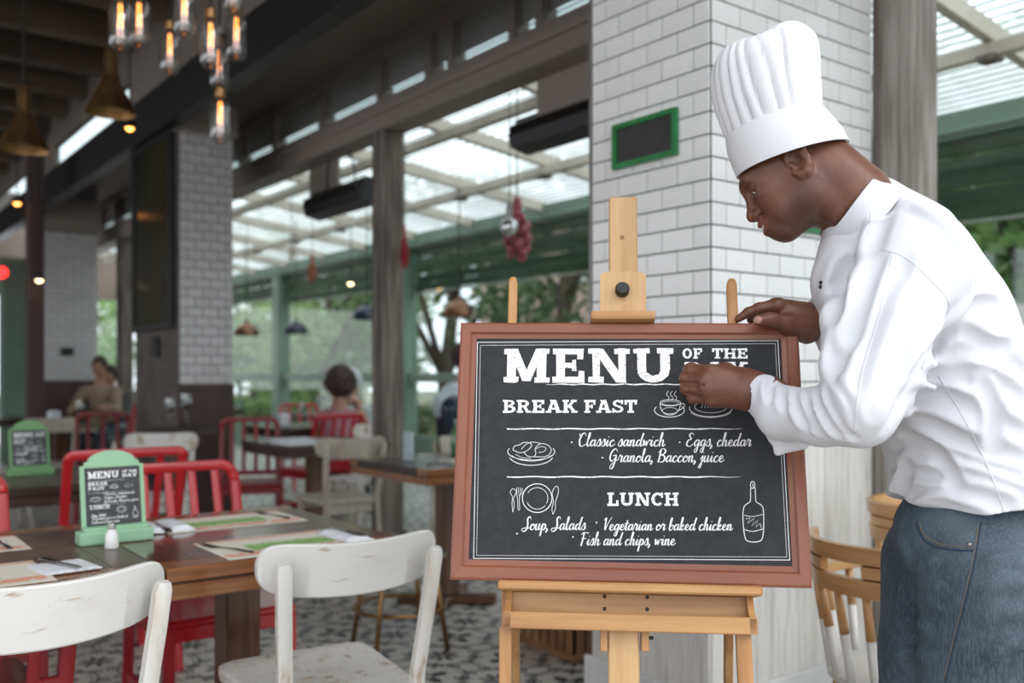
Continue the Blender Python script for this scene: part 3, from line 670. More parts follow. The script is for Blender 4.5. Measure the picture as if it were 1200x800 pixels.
def cr(pts, n=6):
    p = [pts[0]]+list(pts)+[pts[-1]]; out = []
    for i in range(1, len(p)-2):
        for k in range(n):
            t = k/n; a, b, c, d = (np.array(p[i+j], float) for j in (-1, 0, 1, 2))
            out.append(tuple(.5*((2*b)+(-a+c)*t+(2*a-5*b+4*c-d)*t*t+(-a+3*b-3*c+d)*t**3)))
    out.append(tuple(pts[-1])); return out
def ribbon(mb, P3, ws):
    n = len(P3); vs = []
    nrm = None
    for i in range(n):
        t = (P3[min(i+1,n-1)]-P3[max(i-1,0)])
        if t.length < 1e-9: t = Vector((1,0,0))
        vs.append((P3[i], t.normalized(), ws[i]))
    return vs
def script(mb, text, place, wd, ar=1):
    """place maps (0..1 along the line, height in x-heights) to a point; wd = pen width"""
    W = sum(SC[c][0] for c in text); x = 0
    o0 = place(0, 0); ex = (place(1, 0)-o0); ey = (place(0, 1)-o0); L = ex.length; hx = ey.length; ex = ex/L; ey = ey/hx; sx = L/W
    for c in text:
        w, strokes = SC[c]
        for s in strokes:
            q = cr(s, 5) if len(s) > 2 else s
            pts = [np.array(((x+a)*sx+b*hx*.16, b*hx)) for a, b in q]; n = len(pts); vs = []
            for i in range(n):
                t = pts[min(i+1, n-1)]-pts[max(i-1, 0)]; t = t/(np.hypot(*t)+1e-9)
                k = wd*(.42+.62*max(0, -t[1])+.12*abs(t[0])); nx = np.array((-t[1], t[0]))*k; e = t*wd*.35*(1 if i == n-1 else -1 if i == 0 else 0)
                for sgn in (1, -1):
                    p = pts[i]+nx*sgn+e; vs.append(o0+ex*p[0]+ey*p[1])
            mb.add(vs, [(2*i, 2*i+1, 2*i+3, 2*i+2) for i in range(n-1)])
        x += w
m_chalk, nt, bs = mat0('chalk_white_print')
nz = noise(nt, coords(nt, (1, 1, 4.5), rot=(0,.75,0)), 110, 4, .75); bs.inputs['Roughness'].default_value = .8
nt.links.new(mixc(nt, nz.sst(.585, .62), (.90,.90,.90), (.2,.2,.21)), bs.inputs['Base Color'])
ms1 = menu_stand('mint green tabletop menu stand behind the salt shaker on the near table', (.682, 2.655, .751), .02)
ms2 = menu_stand('darker green menu stand farther back on the second row table at the left edge', (.83, 4.62, .751), .05, mg=m_mint2)

# placemats, napkins, cutlery, shaker
m_mat, nt, bs = mat0('placemat_print')
v = coords(nt); sp = nt.nodes.new('ShaderNodeSeparateXYZ'); nt.links.new(v, sp.inputs[0]); x = E_(nt, sp.outputs[0]); y = E_(nt, sp.outputs[1])
nz = noise(nt, coords(nt, (1.4,1,1), rot=(0,0,.6)), 110, 6, .75); env = (y+.010).ab()*9; env2 = x.ab().gt(.115)*1.0
leafm = (nz-env*.62-env2).gt(.27)
gr = mixc(nt, noise(nt, coords(nt), 120).sst(.4,.6), (.16,.36,.09), (.33,.52,.17))
pk = (y+.085).ab().lt(.022)*(noise(nt, coords(nt, (3,1,1)), 12).gt(.44)); pk2 = (y-.118).ab().lt(.009)
c_ = mixc(nt, pk.mx(pk2), (.74,.69,.59), (.74,.36,.25)); c_ = mixc(nt, leafm, c_, gr)
nt.links.new(c_, bs.inputs['Base Color']); bs.inputs['Roughness'].default_value = .7
def placemat(label, x, y, rz=0, w=.42, d=.27):
    return MB().cbox(-w/2, w/2, -d/2, d/2, 0, .0015, .0006).build('placemat', m_mat, None, (x, y, .7508), rot=(0,0,rz), label=label, cat='placemat')
placemat('printed placemat with green leaves nearest the white chair in the middle', 1.045, 2.365, .0)
placemat('printed placemat at the far side of the glossy table, behind two napkins', 1.045, 2.82, .0, .42, .25)
placemat('printed placemat at the left edge of the near table, under the knife and napkin', .245, 2.375, 0)
placemat('printed placemat by the left edge, farther back on the grey-brown table', .275, 2.81, 0, .42, .25)
def napkin(label, x, y, rz, L=.14, W=.065):
    m = MB(); n = 14
    for lay in range(2):
        prof = []
        for k in range(n+1):
            a = math.pi*k/n; prof.append((math.cos(a)*W/2*(1-.18*lay), .001+math.sin(a)**.5*.008+lay*.005))
        vs = []; 
        for j in range(9):
            u = -L/2+L*j/8; 
            for (p, q) in prof: vs.append((u*(1-.1*lay), p+.003*math.sin(j*1.9+lay), q+.0015*math.sin(j*2.3)))
        m.add(vs, [(j*(n+1)+i, (j+1)*(n+1)+i, (j+1)*(n+1)+i+1, j*(n+1)+i+1) for j in range(8) for i in range(n)]+[tuple(range(n+1)), tuple(8*(n+1)+i for i in range(n+1))[::-1]])
    return m.build('napkin', m_cloth, None, (x, y, .7525), rot=(0,0,rz), smooth=True, label=label, cat='napkin')
napkin('rolled white napkin with knife at the right end of the near placemat', 1.20, 2.345, 1.57, .20, .075)
napkin('rolled white napkin left of the far placemat, nearer the red chair', .885, 2.81, 1.53, .20, .065)
napkin('folded white napkin left of the far placemat, nearest the menu stand', .818, 2.80, 1.5, .17, .035)
fn = MB(); fn.cbox(-.062,.062,-.065,.065,0,.0035,.001); fn.cbox(-.058,.055,-.058,.062,.0035,.006,.001)
for k in range(6): fn.sphere((-.052+k*.021, -.066, .003), .006, 8, sc_=(1.5,1,.5))
fn.build('napkin', m_cloth, None, (.495, 2.365, .7525), rot=(0,0,.12), label='flat folded napkin with scalloped hem under the dark knife at left', cat='napkin')
def fork(label, x, y, rz, z=.7565):
    t = thing('fork', label, 'fork', (x, y, z), rz)
    MB().tube([(-.10,0,.003),(-.04,0,.0045),(.01,0,.004),(.03,0,.003)], [1.3,1,.6,.9], 8, flat=(.009,.0028), up=(0,0,1)).build('handle', m_cutl, t, smooth=True)
    h = MB(); h.cbox(.028,.046,-.011,.011,.001,.0035,.001); h.build('head', m_cutl, t)
    for k in range(4): MB().tube([(.044,-.009+k*.006,.0025),(.07,-.009+k*.006,.004),(.088,-.009+k*.006,.008)], [.0014,.0013,.0008], 5).build('tine', m_cutl, t)
    return t
fork('dark steel fork on the left end of the near placemat', .875, 2.375, math.radians(112), .7525)
fork('steel fork lying at the right end of the far placemat', 1.20, 2.85, math.radians(100), .7525)
fork('steel fork at the back left placemat by the edge', .43, 2.80, math.radians(95), .7525)
def knife(label, x, y, rz, z):
    t = thing('knife', label, 'knife', (x, y, z), rz)
    MB().tube([(-.09,0,.004),(-.06,0,.0055),(0,0,.0045)], [.9,1.2,.8], 8, flat=(.016,.006), up=(0,0,1)).build('handle', m_cutl, t, smooth=True)
    MB().prism([(-.0,.0),(.09,.0),(.10,.006),(.07,.012),(0,.010)], -.001, .001, m=Matrix.Translation((0,-.005,.004)) @ Matrix.Rotation(-math.pi/2,4,'X')).build('blade', m_steel, t); return t
knife('steel knife laid on the rolled napkin near the middle white chair', 1.205, 2.345, 1.62, .766)
knife('dark handled knife lying across the flat napkin at the left', .485, 2.385, -1.25, .760)
knife('steel knife between the two napkins beside the far placemat', .848, 2.80, 1.5, .7525)
ss = thing('salt_shaker', 'small white-filled glass salt shaker in front of the menu stand', 'shaker', (.652, 2.575, .751))
MB().lathe([(.017,0),(.018,.004),(.0155,.035),(.010,.046),(.0102,.05)], 12).build('jar', M('salt_white', (.80,.80,.79), None, 4, rough=.2, coat=.6), ss, smooth='auto')
MB().lathe([(.0108,.049),(.0108,.058),(.008,.064),(.002,.066)], 12).build('cap', m_steel, ss, smooth='auto')

# bistro stool
def stool(label, loc, z=.44, r=.19, ms=m_black):
    t = thing('metal_stool', label, 'stool', loc)
    MB().lathe([(r-.01,z-.03),(r,z-.022),(r,z-.006),(r-.012,z)], 32).build('seat', ms, t, smooth='auto')
    MB().lathe([(r+.002,z-.032),(r+.006,z-.028),(r+.006,z-.018),(r+.002,z-.014)], 32, cap=False).build('rim', m_steel, t, smooth='auto')
    for k in range(4):
        a = math.pi/2*k+.6; MB().tube([(math.cos(a)*r*.8, math.sin(a)*r*.8, z-.03),(math.cos(a)*r*1.15, math.sin(a)*r*1.15, 0)], .011, 8).build('leg', m_brass, t, smooth=True)
    MB().tube([(math.cos(a)*r*1.0, math.sin(a)*r*1.0, z*.42) for a in [2*math.pi*k/28 for k in range(29)]], .009, 8).build('foot_ring', m_brass, t, smooth=True)
    return t
stool('round black seated metal stool behind the middle white chair', (2.12, 3.62, 0), .43, .20)
# terrace furniture
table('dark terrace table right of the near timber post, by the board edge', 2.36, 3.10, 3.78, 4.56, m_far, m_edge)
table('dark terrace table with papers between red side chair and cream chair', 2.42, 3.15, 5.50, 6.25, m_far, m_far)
white_chair('cream chair on the terrace left of the near timber post', (2.64, 5.06, 0), -.06, m_beige, m_beige, False)
red_chair('dark red slatted chair seen from the side near the middle pillar', (2.60, 6.55, 0), math.pi-.35, m_dred)
cpa = white_chair('cream chair just right of the near timber post beyond the terrace table', (3.28, 4.86, 0), math.pi+.3, m_beige, m_beige, False)
# ------------------------------------------------------------------ far terrace furniture
red_chair('bright red slatted chair directly behind the woman in pink', (3.36, 6.78, 0), .15, h=.88, w=.46, slats=4, rad=.02)
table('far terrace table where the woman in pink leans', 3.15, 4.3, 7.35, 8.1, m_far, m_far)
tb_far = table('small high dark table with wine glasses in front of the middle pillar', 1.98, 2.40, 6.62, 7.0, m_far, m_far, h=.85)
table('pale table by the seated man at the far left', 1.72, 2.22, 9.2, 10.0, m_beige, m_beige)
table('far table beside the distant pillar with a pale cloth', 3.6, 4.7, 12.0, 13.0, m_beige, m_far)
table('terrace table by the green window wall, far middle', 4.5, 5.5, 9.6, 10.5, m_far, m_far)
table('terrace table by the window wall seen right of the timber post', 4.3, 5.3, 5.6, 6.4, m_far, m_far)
red_chair('dark red chair far left beneath the seated man', (2.02, 8.25, 0), 2.9, m_dred, slats=3)
red_chair('small red chair at the far table by the middle pillar', (3.0, 10.3, 0), 2.6, m_red, slats=3)
red_chair('far red chair beside the green window wall, left of the woman', (4.3, 9.4, 0), 3.0, m_red, slats=3)
white_chair('pale cream chair far left in front of the distant pillar', (1.75, 8.85, 0), 2.8, m_beige, m_beige, False)
white_chair('pale cream chair farther left, side on, near the distant pillar', (1.42, 8.1, 0), 1.4, m_beige, m_beige, False)
white_chair('white chair standing before the brown panelling of the middle pillar', (1.86, 6.15, 0), 2.75, m_white, m_white, False)
white_chair('white chair on the terrace by the green wall, right of the timber post', (3.95, 5.45, 0), 1.3, m_white, m_white, False)
white_chair('white chair tucked at the far side of the papers table', (3.45, 6.2, 0), 1.9, m_white, m_white, False)
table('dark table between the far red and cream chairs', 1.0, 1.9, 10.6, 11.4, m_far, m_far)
m_leaf = M('leaf_green', (.10,.22,.045), (.05,.12,.025), 3, rough=.6, rnd=.1)
def box_thing(name, label, cat, x0, x1, y0, y1, z0, z1, m, c=.004, group=None):
    return MB().cbox((x0-x1)/2,(x1-x0)/2,(y0-y1)/2,(y1-y0)/2,0,z1-z0,c).build(name, m, None, ((x0+x1)/2,(y0+y1)/2,z0), label=label, cat=cat, group=group)
# things on the terrace tables
def wineglass(label, x, y, z=.751, s=1.0, group=None):
    t = thing('wine_glass', label, 'glass', (x, y, z), 0, group)
    MB().lathe([(.034*s,0),(.032*s,.003),(.005*s,.006),(.004*s,.08*s)], 14).build('stem', m_spglass, t, smooth='auto')
    MB().lathe([(.006*s,.08*s),(.03*s,.10*s),(.038*s,.135*s),(.033*s,.18*s)], 14, cap=False).build('bowl', m_spglass, t, smooth=True); return t
p_ = G(250, 494, .75); wineglass('upturned wine glass on the table in front of the middle pillar', 2.22, 6.78, .851, s=1.15)
wineglass('second wine glass left of the first on the table by the pillar', 2.08, 6.70, .851, s=1.0)
box_thing('folded_menu', 'pale folded papers lying on the terrace table left of the cream chair', 'paper', 2.46, 2.74, 5.56, 5.86, .751, .757, m_cloth, .001)
box_thing('folded_menu', 'pale papers farther back on the same terrace table', 'paper', 2.55, 2.85, 5.95, 6.2, .751, .756, m_cloth, .001)
box_thing('placemat', 'cream placemat on the terrace table at the board edge', 'placemat', 2.62, 3.04, 3.86, 4.16, .751, .754, m_cream, .001)
def bottle(label, x, y, z, h, r, m, name='bottle', group=None):
    return MB().lathe([(r*.9,0),(r,.01),(r,h*.6),(r*.4,h*.78),(r*.36,h),(r*.1,h)], 14).build(name, m, None, (x, y, z), smooth='auto', label=label, cat='bottle', group=group)
m_gbott = M('green_bottle', (.05,.16,.06), None, 3, rough=.1, coat=.6)
q = P(486, 530, 4.75)
box_thing('table_card', 'slim pale card holder standing on the table right of the timber post', 'card holder', 2.52, 2.545, 4.20, 4.27, .751, .90, M('pale_blue_card', (.45,.55,.58), None, 6, rough=.4), .003)
bottle('green bottle on the terrace table beside the board frame', 2.93, 4.38, .751, .20, .035, m_gbott)
knife('table knife beside the cream placemat on the terrace table', 2.55, 3.98, .3, .7525)
ob = thing('condiment_basket', 'small red topped jar in a basket beside the board frame', 'basket', (3.0, 4.28, .751))
MB().lathe([(.04,0),(.05,.07),(.045,.07)], 12).build('basket', m_beige, ob); MB().sphere((0,0,.09), .03, 10).build('jar_top', m_red, ob, smooth=True)
spots = [(3.3,7.6,0),(3.55,7.75,1),(3.9,7.6,0),(4.7,9.8,1),(5.0,10.0,0),(5.2,9.9,1),(1.9,9.5,0),(2.1,9.4,1),(4.6,6.0,0),(4.9,5.9,1),(3.9,12.3,0),(4.3,12.5,1),(1.3,10.9,0),(1.6,10.8,0)]
wh = ['on the table the woman in pink leans on','farther along her table','at the right end of her table','on the window wall table, left','on the window wall table, middle','on the window wall table, right','on the pale table by the seated man','beside the holder on the pale table','on the terrace table right of the timber post','farther right on that table','on the far pale table, left','on the far pale table, right','on the table far left','beside the first on the table far left']
for k, (x, y, kind) in enumerate(spots):
    if kind: wineglass('clear wine glass ' + wh[k], x, y, s=1.1)
    else: MB().cbox(-.05,.05,-.06,.06,0,.11,.012).build('napkin_holder', m_cloth, None, (x, y, .751), label='white napkin holder ' + wh[k], cat='napkin holder')
box_thing('laundry_basket', 'pale bin under the second row table at the left', 'bin', .75, 1.0, 4.5, 4.75, 0, .5, m_cream, .02)
# slatted crate behind the easel
m_crate = M('brown_slat_wood', (.34,.17,.07), (.22,.10,.04), 8, LONGX, rough=.5)
tc_ = thing('slatted_crate', 'brown wooden slatted crate on black frame left of the pillar foot, under the easel tray', 'crate', (2.60, 2.98, 0))
for k in range(6): MB().cbox(k*.055, k*.055+.04, 0, .012, .03, .29, .003).build('slat', m_crate, tc_)
for k in range(8): MB().cbox(-.02, -.008, .02+k*.055, .06+k*.055, .03, .29, .003).build('slat', m_crate, tc_)
MB().cbox(-.022, .34, -.004, .47, .0, .03, .003).build('bottom_frame', m_crate, tc_); MB().cbox(-.022, .34, -.004, .47, .29, .315, .003).build('top_frame', m_black, tc_)
MB().box(.01, .33, .014, .45, .03, .29).build('lining', m_black, tc_)

# ------------------------------------------------------------------ captain's chairs at the right
def captain(label, loc, rz, s=1.0, dip=.26):
    t = thing('wooden_armchair', label, 'chair', loc, rz); n = 16; R = .255*s
    vs = []; fs = []                                 # wide curved crest rail with a hand slot
    def seg(u0, u1, z0, z1, name='crest_rail', th=.022, rr=R):
        vs = []; m_ = 10
        for k in range(m_+1):
            a = math.radians(-90+ (u0+(u1-u0)*k/m_)); 
            for (dr, z) in ((0,z0+.003),(0,z1-.003),(th*.5,z1),(th,z1-.003),(th,z0+.003),(th*.5,z0)):
                r = rr+dr-(z-.7)*-.12; vs.append((math.cos(a)*r*.88, math.sin(a)*r+.26, z))
        return MB().add(vs, [(6*k+i, 6*k+(i+1) % 6, 6*k+6+(i+1) % 6, 6*k+6+i) for k in range(m_) for i in range(6)]+[tuple(range(6)), tuple(6*m_+i for i in range(6))[::-1]])
    top, bot = .80, .675
    cr_ = MB()
    for a in (seg(-62,62,bot,bot+.048), seg(-62,62,top-.045,top), seg(-62,-20,bot+.0475,top-.0445), seg(10,62,bot+.0475,top-.0445)): cr_.add(a.v, a.f)
    cr_.build('crest_rail', m_honey, t, smooth='auto')
    for sg in (-1, 1):
        pts = [(sg*math.sin(math.radians(a))*R*.92, .26-math.cos(math.radians(a))*R*1.04, .685) for a in (48,65,80,95)]+[(sg*R*.98,.36,.68),(sg*R*.98,.44,.68)]
        MB().tube(pts, [1,1,1,1,1.1,1.2], 8, flat=(.045,.026), up=(0,0,1)).build('arm', m_honey, t, smooth='auto')
    for a in (-96,-72,-48,-29,-10,10,29,48,72,96):
        a_ = math.radians(a); x, y = math.sin(a_)*R*.92, .26-math.cos(a_)*R*1.02; x2, y2 = math.sin(a_)*R*.78, .25-math.cos(a_)*R*.80
        sp_ = MB().tube([(x2,y2,.45),(x*.5+x2*.5,y*.5+y2*.5,.575)], [.011,.012], 8).build('spindle', m_legw, t, smooth=True)
        MB().tube([(x*.5+x2*.5,y*.5+y2*.5,.575),(x,y,.685)], [.0122,.010], 8).build('spindle_top', m_honey, sp_, smooth=True)
    MB().lathe([(.19,.425),(.215,.435),(.215,.452),(.20,.46),(.1,.455)], 28, c=(0,.26,0), sx=1.03, sy=1).build('seat', m_legw, t, smooth='auto')
    for sx in (-1, 1):
        for sy in (-1, 1):
            l = MB().tube([(sx*.19,.26+sy*.18,0),(sx*.15,.26+sy*.14,.30)], [.012,.018], 8).build('leg', m_legw, t, smooth=True)
            MB().tube([(sx*.15,.26+sy*.14,.30),(sx*.135,.26+sy*.13,.43)], [.0182,.015], 8).build('leg_top', m_honey, l, smooth=True)
    MB().tube([(-.165,.12,.2),(-.165,.40,.2)], .009, 8).build('stretcher', m_legw, t); MB().tube([(.165,.12,.2),(.165,.40,.2)], .009, 8).build('stretcher', m_legw, t)
    MB().tube([(-.165,.26,.2),(.165,.26,.2)], .009, 8).build('stretcher', m_legw, t)
    return t
c1 = cw(.80, 2.24); captain('honey wood armchair with white dipped spindles, right beside the jeans', (c1.x, c1.y, 0), -TH+math.radians(-58))
c2 = cw(1.17, 3.05); captain('lighter wooden armchair behind the first, close to the timber post', (c2.x, c2.y, 0), -TH+math.radians(-105), 1.0)
c3 = cw(1.27, 2.62); tb = thing('white_bench', 'low white bench behind the wooden armchair by the jeans', 'bench', (c3.x, c3.y, 0))
MB().cbox(-.2,.2,-.15,.15,.40,.44,.006).build('top', m_base, tb)
for sx in (-1,1):
    for sy in (-1,1): MB().cbox(sx*.17-.02,sx*.17+.02,sy*.12-.02,sy*.12+.02,0,.40,.003).build('leg', m_base, tb)

# ------------------------------------------------------------------ lamps, heaters, hangings
m_warm = emis('warm_filament', (1.0,.30,.05), 6.5); m_cord = M('black_cord', (.015,.012,.01), None, 5, rough=.7)
m_bulbg = glass('bulb_glass', (.93,.93,.92), refl=.22, tint=.93)
ZC = 3.85
def edison(label, px, py, b, dia=.082, L=.20):
    p = P(px, py, b); t = thing('filament_bulb_lamp', label, 'lamp', (p.x, p.y, p.z-L/2)); r = dia/2
    MB().lathe([(.006,.0),(r*.6,.006),(r*.92,.022),(r,.05),(r,L*.72),(r*.8,L*.86),(r*.45,L*.95)], 20, cap=False).build('glass_bulb', m_bulbg, t, smooth=True)
    MB().lathe([(r*.47,L*.93),(r*.5,L*.95),(r*.5,L*1.10),(r*.2,L*1.14)], 14).build('socket', m_brass, t, smooth='auto')
    f = MB()
    for k in range(2): f.tube([(-.007+.014*k, 0, L*.42),(-.005+.010*k, 0, L*.85)], .0022, 6)
    f.build('filament', m_warm, t, smooth=True)
    MB().tube([(0,0,L*.3),(0,0,L*.9)], .003, 6).build('support_rod', m_spglass, t)
    MB().tube([(0,0,L*1.13),(0,0,ZC-(p.z-L/2))], .0035, 6).build('cord', m_cord, t)
eb = [(141,28,3.35,'leftmost of the cluster, cut by the top edge'),(163,26,3.5,'second from the left, half behind its neighbour'),(199,60,3.9,'low on the left of the middle bunch'),(216,12,3.4,'cut by the top edge above the middle bunch'),(247,50,3.45,'front and centre of the bunch'),(257,78,4.0,'just behind the centre one, lower'),(277,42,3.7,'rightmost of the cluster'),(258,140,3.75,'lowest of all, hanging alone'),(274,-14,3.6,'highest at the right, mostly out of the frame')]
for px, py, b, l in eb: edison('clear glass bulb with orange filament, ' + l, px, py, b)
def cone(label, px, py, b, m=m_brass):
    p = P(px, py, b); t = thing('brass_cone_lamp', label, 'lamp', (p.x, p.y, p.z))
    MB().lathe([(.125,0),(.118,.03),(.05,.16),(.034,.22),(.034,.32),(.028,.335),(.004,.335)], 28, cap=False).build('shade', m, t, smooth='auto')
    MB().lathe([(.004,.05),(.03,.06),(.03,.11),(.01,.13)], 12).build('bulb', emis('dim_lamp', (1,.5,.15), .5), t, smooth=True)
    MB().tube([(0,0,.33),(0,0,ZC-p.z)], .006, 6).build('cord', m_cord, t)
cone('brass cone pendant lamp at the far left under the dark ceiling', 28, 176, 5.0)
cone('brass cone pendant lamp right of and above the other one', 130, 133, 5.0)
def roofz(p, z): return (rz(p.x)-.02) if p.x > 3.46 else (2.92 if p.x > 3.2 else z)
def dome(label, px, py, b, r, m, ztop, glow=True):
    p = P(px, py, b); ztop = roofz(p, 3.52); t = thing('pendant_lamp', label, 'lamp', (p.x, p.y, p.z))
    MB().lathe([(r,0),(r*.98,.02),(r*.85,r*.5),(r*.5,r*.85),(r*.18,r*.95),(r*.18,r*1.15),(r*.03,r*1.2)], 24, cap=False).build('shade', m, t, smooth='auto')
    MB().sphere((0,0,r*.35), r*.2, 10).build('bulb', emis('lamp_glow', (1,.55,.2), 5 if glow else .5), t, smooth=True)
    MB().tube([(0,0,r*1.15),(0,0,ztop-p.z)], .006, 6).build('cord', m_cord if m is not m_brass else m_cream, t)
m_copper = M('bronze_shade', (.25,.12,.06), (.15,.08,.05), 4, rough=.3, metal=.7)
m_navy = M('navy_enamel', (.02,.03,.05), None, 4, rough=.25)
dome('bronze dome pendant lamp in front of the tree, right of the timber post', 538, 370, 8.85, .155, m_copper, 2.95)
dome('dark navy pendant lamp in the far window, left', 347, 391, 11.5, .15, m_navy, 2.9)
dome('dark navy pendant lamp just left of the timber post', 430, 374, 9.6, .15, m_navy, 2.95)
dome('bronze dome lamp beside the middle pillar edge', 289, 393, 11.8, .16, m_copper, 2.9, False)
def heater(label, px, py, b, L=.85):
    p = P(px, py, b); t = thing('patio_heater', label, 'heater', (p.x, p.y, p.z))
    pr_ = [(-.10,-.02),(-.06,-.09),(.07,-.09),(.10,.02),(.06,.10),(-.05,.10)]
    R_ = Matrix.Rotation(math.radians(12), 4, 'Y')
    MB().prism(pr_, -L/2, L/2, m=R_).build('housing', m_black, t); MB().box(-.065,-.055,-L/2+.04,L/2-.04,-.075,-.01, m=R_).build('heating_tube', emis('orange_glow', (1,.28,.06), .8), t)
    MB().cbox(-.11,-.10,-L/2+.02,L/2-.02,-.03,.03,.002, m=R_).build('reflector', m_cutl, t)
    for s in (-1, 1): MB().tube([(0,s*L*.25,.09),(0,s*L*.25,.2),(-.03,s*L*.1,rz(p.x)-.12-p.z)], .008, 6).build('hanger', m_black, t)
    return p
h1 = heater('black box heater hanging left of the timber post', 399, 234, 7.4, .95); h2 = heater('large black box heater at the left edge of the white pillar', 664, 144, 5.4, .85)
for (x0, x1, y0, y1, b, l) in ((631,700,56,125,5.5,'above the larger heater'),(364,397,176,226,7.9,'above the smaller heater')):
    a_ = P(x0, y0, b); c_ = onX(x1, y1, a_.x)
    MB().cbox(-.012,.012,0,a_.y-c_.y,0,a_.z-c_.z+.05,.003).build('hanging_board', m_fascia, None, (a_.x, c_.y, c_.z), label='taupe board hanging from the header ' + l, cat='board')
# strings of chillies, dried garlands
m_chil = M('dried_chilli', (.42,.02,.02), (.28,.01,.02), 30, rough=.35); m_onion = M('purple_onion', (.25,.035,.06), (.38,.10,.12), 20, rough=.35); m_dry = M('dried_orange_peel', (.42,.12,.06), (.3,.12,.07), 20, rough=.6)
def garland(label, px, py0, py1, b, m, r0, n, wid, piece, ztop):
    p0, p1 = P(px, py0, b), P(px, py1, b); t = thing('hanging_garland', label, 'garland', (p0.x, p0.y, p1.z)); H = p0.z-p1.z; ztop = roofz(p0, 3.52)
    rg = random.Random(int(px))
    MB().tube([(0,0,0),(0,0,ztop-p1.z)], .004, 6).build('string', m_cord, t)
    for k in range(n):
        f = k/n; w = wid*math.sin(math.pi*min(1, f*1.15+.12))**.6; a = k*2.4
        x, y = math.cos(a)*w*.7, math.sin(a)*w*.7
        if piece == 'chilli':
            MB().tube([(x*.3,y*.3,f*H+.04),(x,y,f*H+.01),(x*1.4,y*1.4,f*H-.03)], [.008,.009,.002], 6).build(piece, m, t, smooth=True)
        else: MB().sphere((x,y,f*H), r0*rg.uniform(.75,1.15), 10, sc_=(1,1,1.15)).build(piece, m, t, smooth=True)
garland('purple onion garland hanging in the opening, left of the white pillar', 606, 234, 300, 5.95, m_onion, .030, 34, .10, 'onion', 2.95)
garland('bright red chilli string beside the timber post', 474, 268, 312, 6.6, m_chil, .02, 36, .03, 'chilli', 2.9)
garland('rust coloured dried garland hanging far back between green posts', 366, 300, 328, 9.8, m_dry, .022, 22, .05, 'dried_fruit', 2.95)
garland('second dried garland at left of the rust coloured one', 342, 285, 305, 9.8, m_cream, .02, 10, .03, 'garlic_bulb', 2.95)
gp_ = P(597, 266, 5.75); gt = thing('glass_globe', 'clear glass globe bulb hanging before the purple onion garland', 'globe', (gp_.x, gp_.y, gp_.z))
m_mirror = M('silvered_glass', (.75,.76,.76), None, 4, rough=.05, metal=.85)
MB().sphere((0,0,0), .055, 20).build('globe', m_mirror, gt, smooth=True); MB().lathe([(.02,.05),(.022,.10),(.008,.16)], 12).build('neck', m_steel, gt, smooth='auto'); MB().tube([(0,0,.15),(0,0,roofz(gp_,3.52)-gp_.z)], .003, 6).build('cord', m_cord, gt)
# small warm lamps and the red one
for px, py, b, m, l, r in ((152,149,7.0,(1,.42,.08),'by the brass cone lamps',.03),(20,237,9.2,(1,.35,.08),'high on the inner post, left',.035),(46,327,9.2,(1,.72,.4),'halfway down the inner post',.035),(565,524-330,8,(1,.6,.2),'',0),(411,331,11,(1,.75,.4),'far back over the terrace',.035),(514,337,12,(1,.5,.1),'among the tree branches right of the timber post',.035)):
    if not l: continue
    p = P(px, py, b); t = thing('small_lamp', 'small glowing round lamp ' + l, 'lamp', (p.x, p.y, p.z))
    MB().sphere((0,0,0), r, 12).build('bulb', emis('small_lamp_glow', m, 7), t, smooth=True); MB().lathe([(r*1.5,-.01),(r*1.3,r*1.2),(r*.3,r*1.6)], 14, cap=False).build('shade', m_black, t, smooth='auto')
    MB().tube([(0,0,r*1.5),(0,0,(roofz(p, 3.52 if p.x > 2.36 else 4.10))-p.z)], .006, 6).build('cord', m_cord, t)
p = P(2, 319, 12); MB().sphere((0,0,0), .07, 14).build('red_lamp', emis('red_signal_glow', (1,.02,.02), 5), None, (p.x, p.y, p.z), smooth=True, label='round glowing red lamp at the very left edge', cat='lamp')

# ------------------------------------------------------------------ menu board
bc = cw(.19531, 1.6, 1.07435)
def Rm(a, ax): return Matrix.Rotation(a, 4, ax)
BM = Matrix.Translation(bc) @ Rm(-TH, 'Z') @ Rm(math.radians(-4.518), 'Z') @ Rm(math.radians(-15.199), 'X') @ Rm(math.radians(.351), 'Y')
bd = thing('menu_board', 'large chalk menu board in reddish brown wooden frame on the easel', 'menu board'); bd.matrix_basis = BM
BW, BH = .58631/2, .44613/2
m_frame = M('red_brown_frame_wood', (.255,.085,.046), (.21,.065,.036), 7, (.4,4,4), .35, .65, rough=.35, bump=.05, wear=(30,(1,1,1),.80), wearc=(.6,.5,.45))
m_frame2 = M('red_brown_frame_wood_upright', (.255,.085,.046), (.21,.065,.036), 7, (4,4,.4), .35, .65, rough=.35, bump=.05, wear=(30,(1,1,1),.80), wearc=(.6,.5,.45))
m_board = M('charcoal_canvas_board', (.030,.032,.036), (.038,.040,.045), 60, (1,1,1), rough=.75, spec=.25, bump=.25, bscale=900)
Bi = BM.inverted(); YS = .006
def onB(px, py, y=YS):
    o = Bi @ Vector((0,0,EYE)); d = (Bi.to_3x3() @ cw((px-600)/F, 1, (438-py)/F)); t = (y-o.y)/d.y; return o+d*t
FWm = .0225
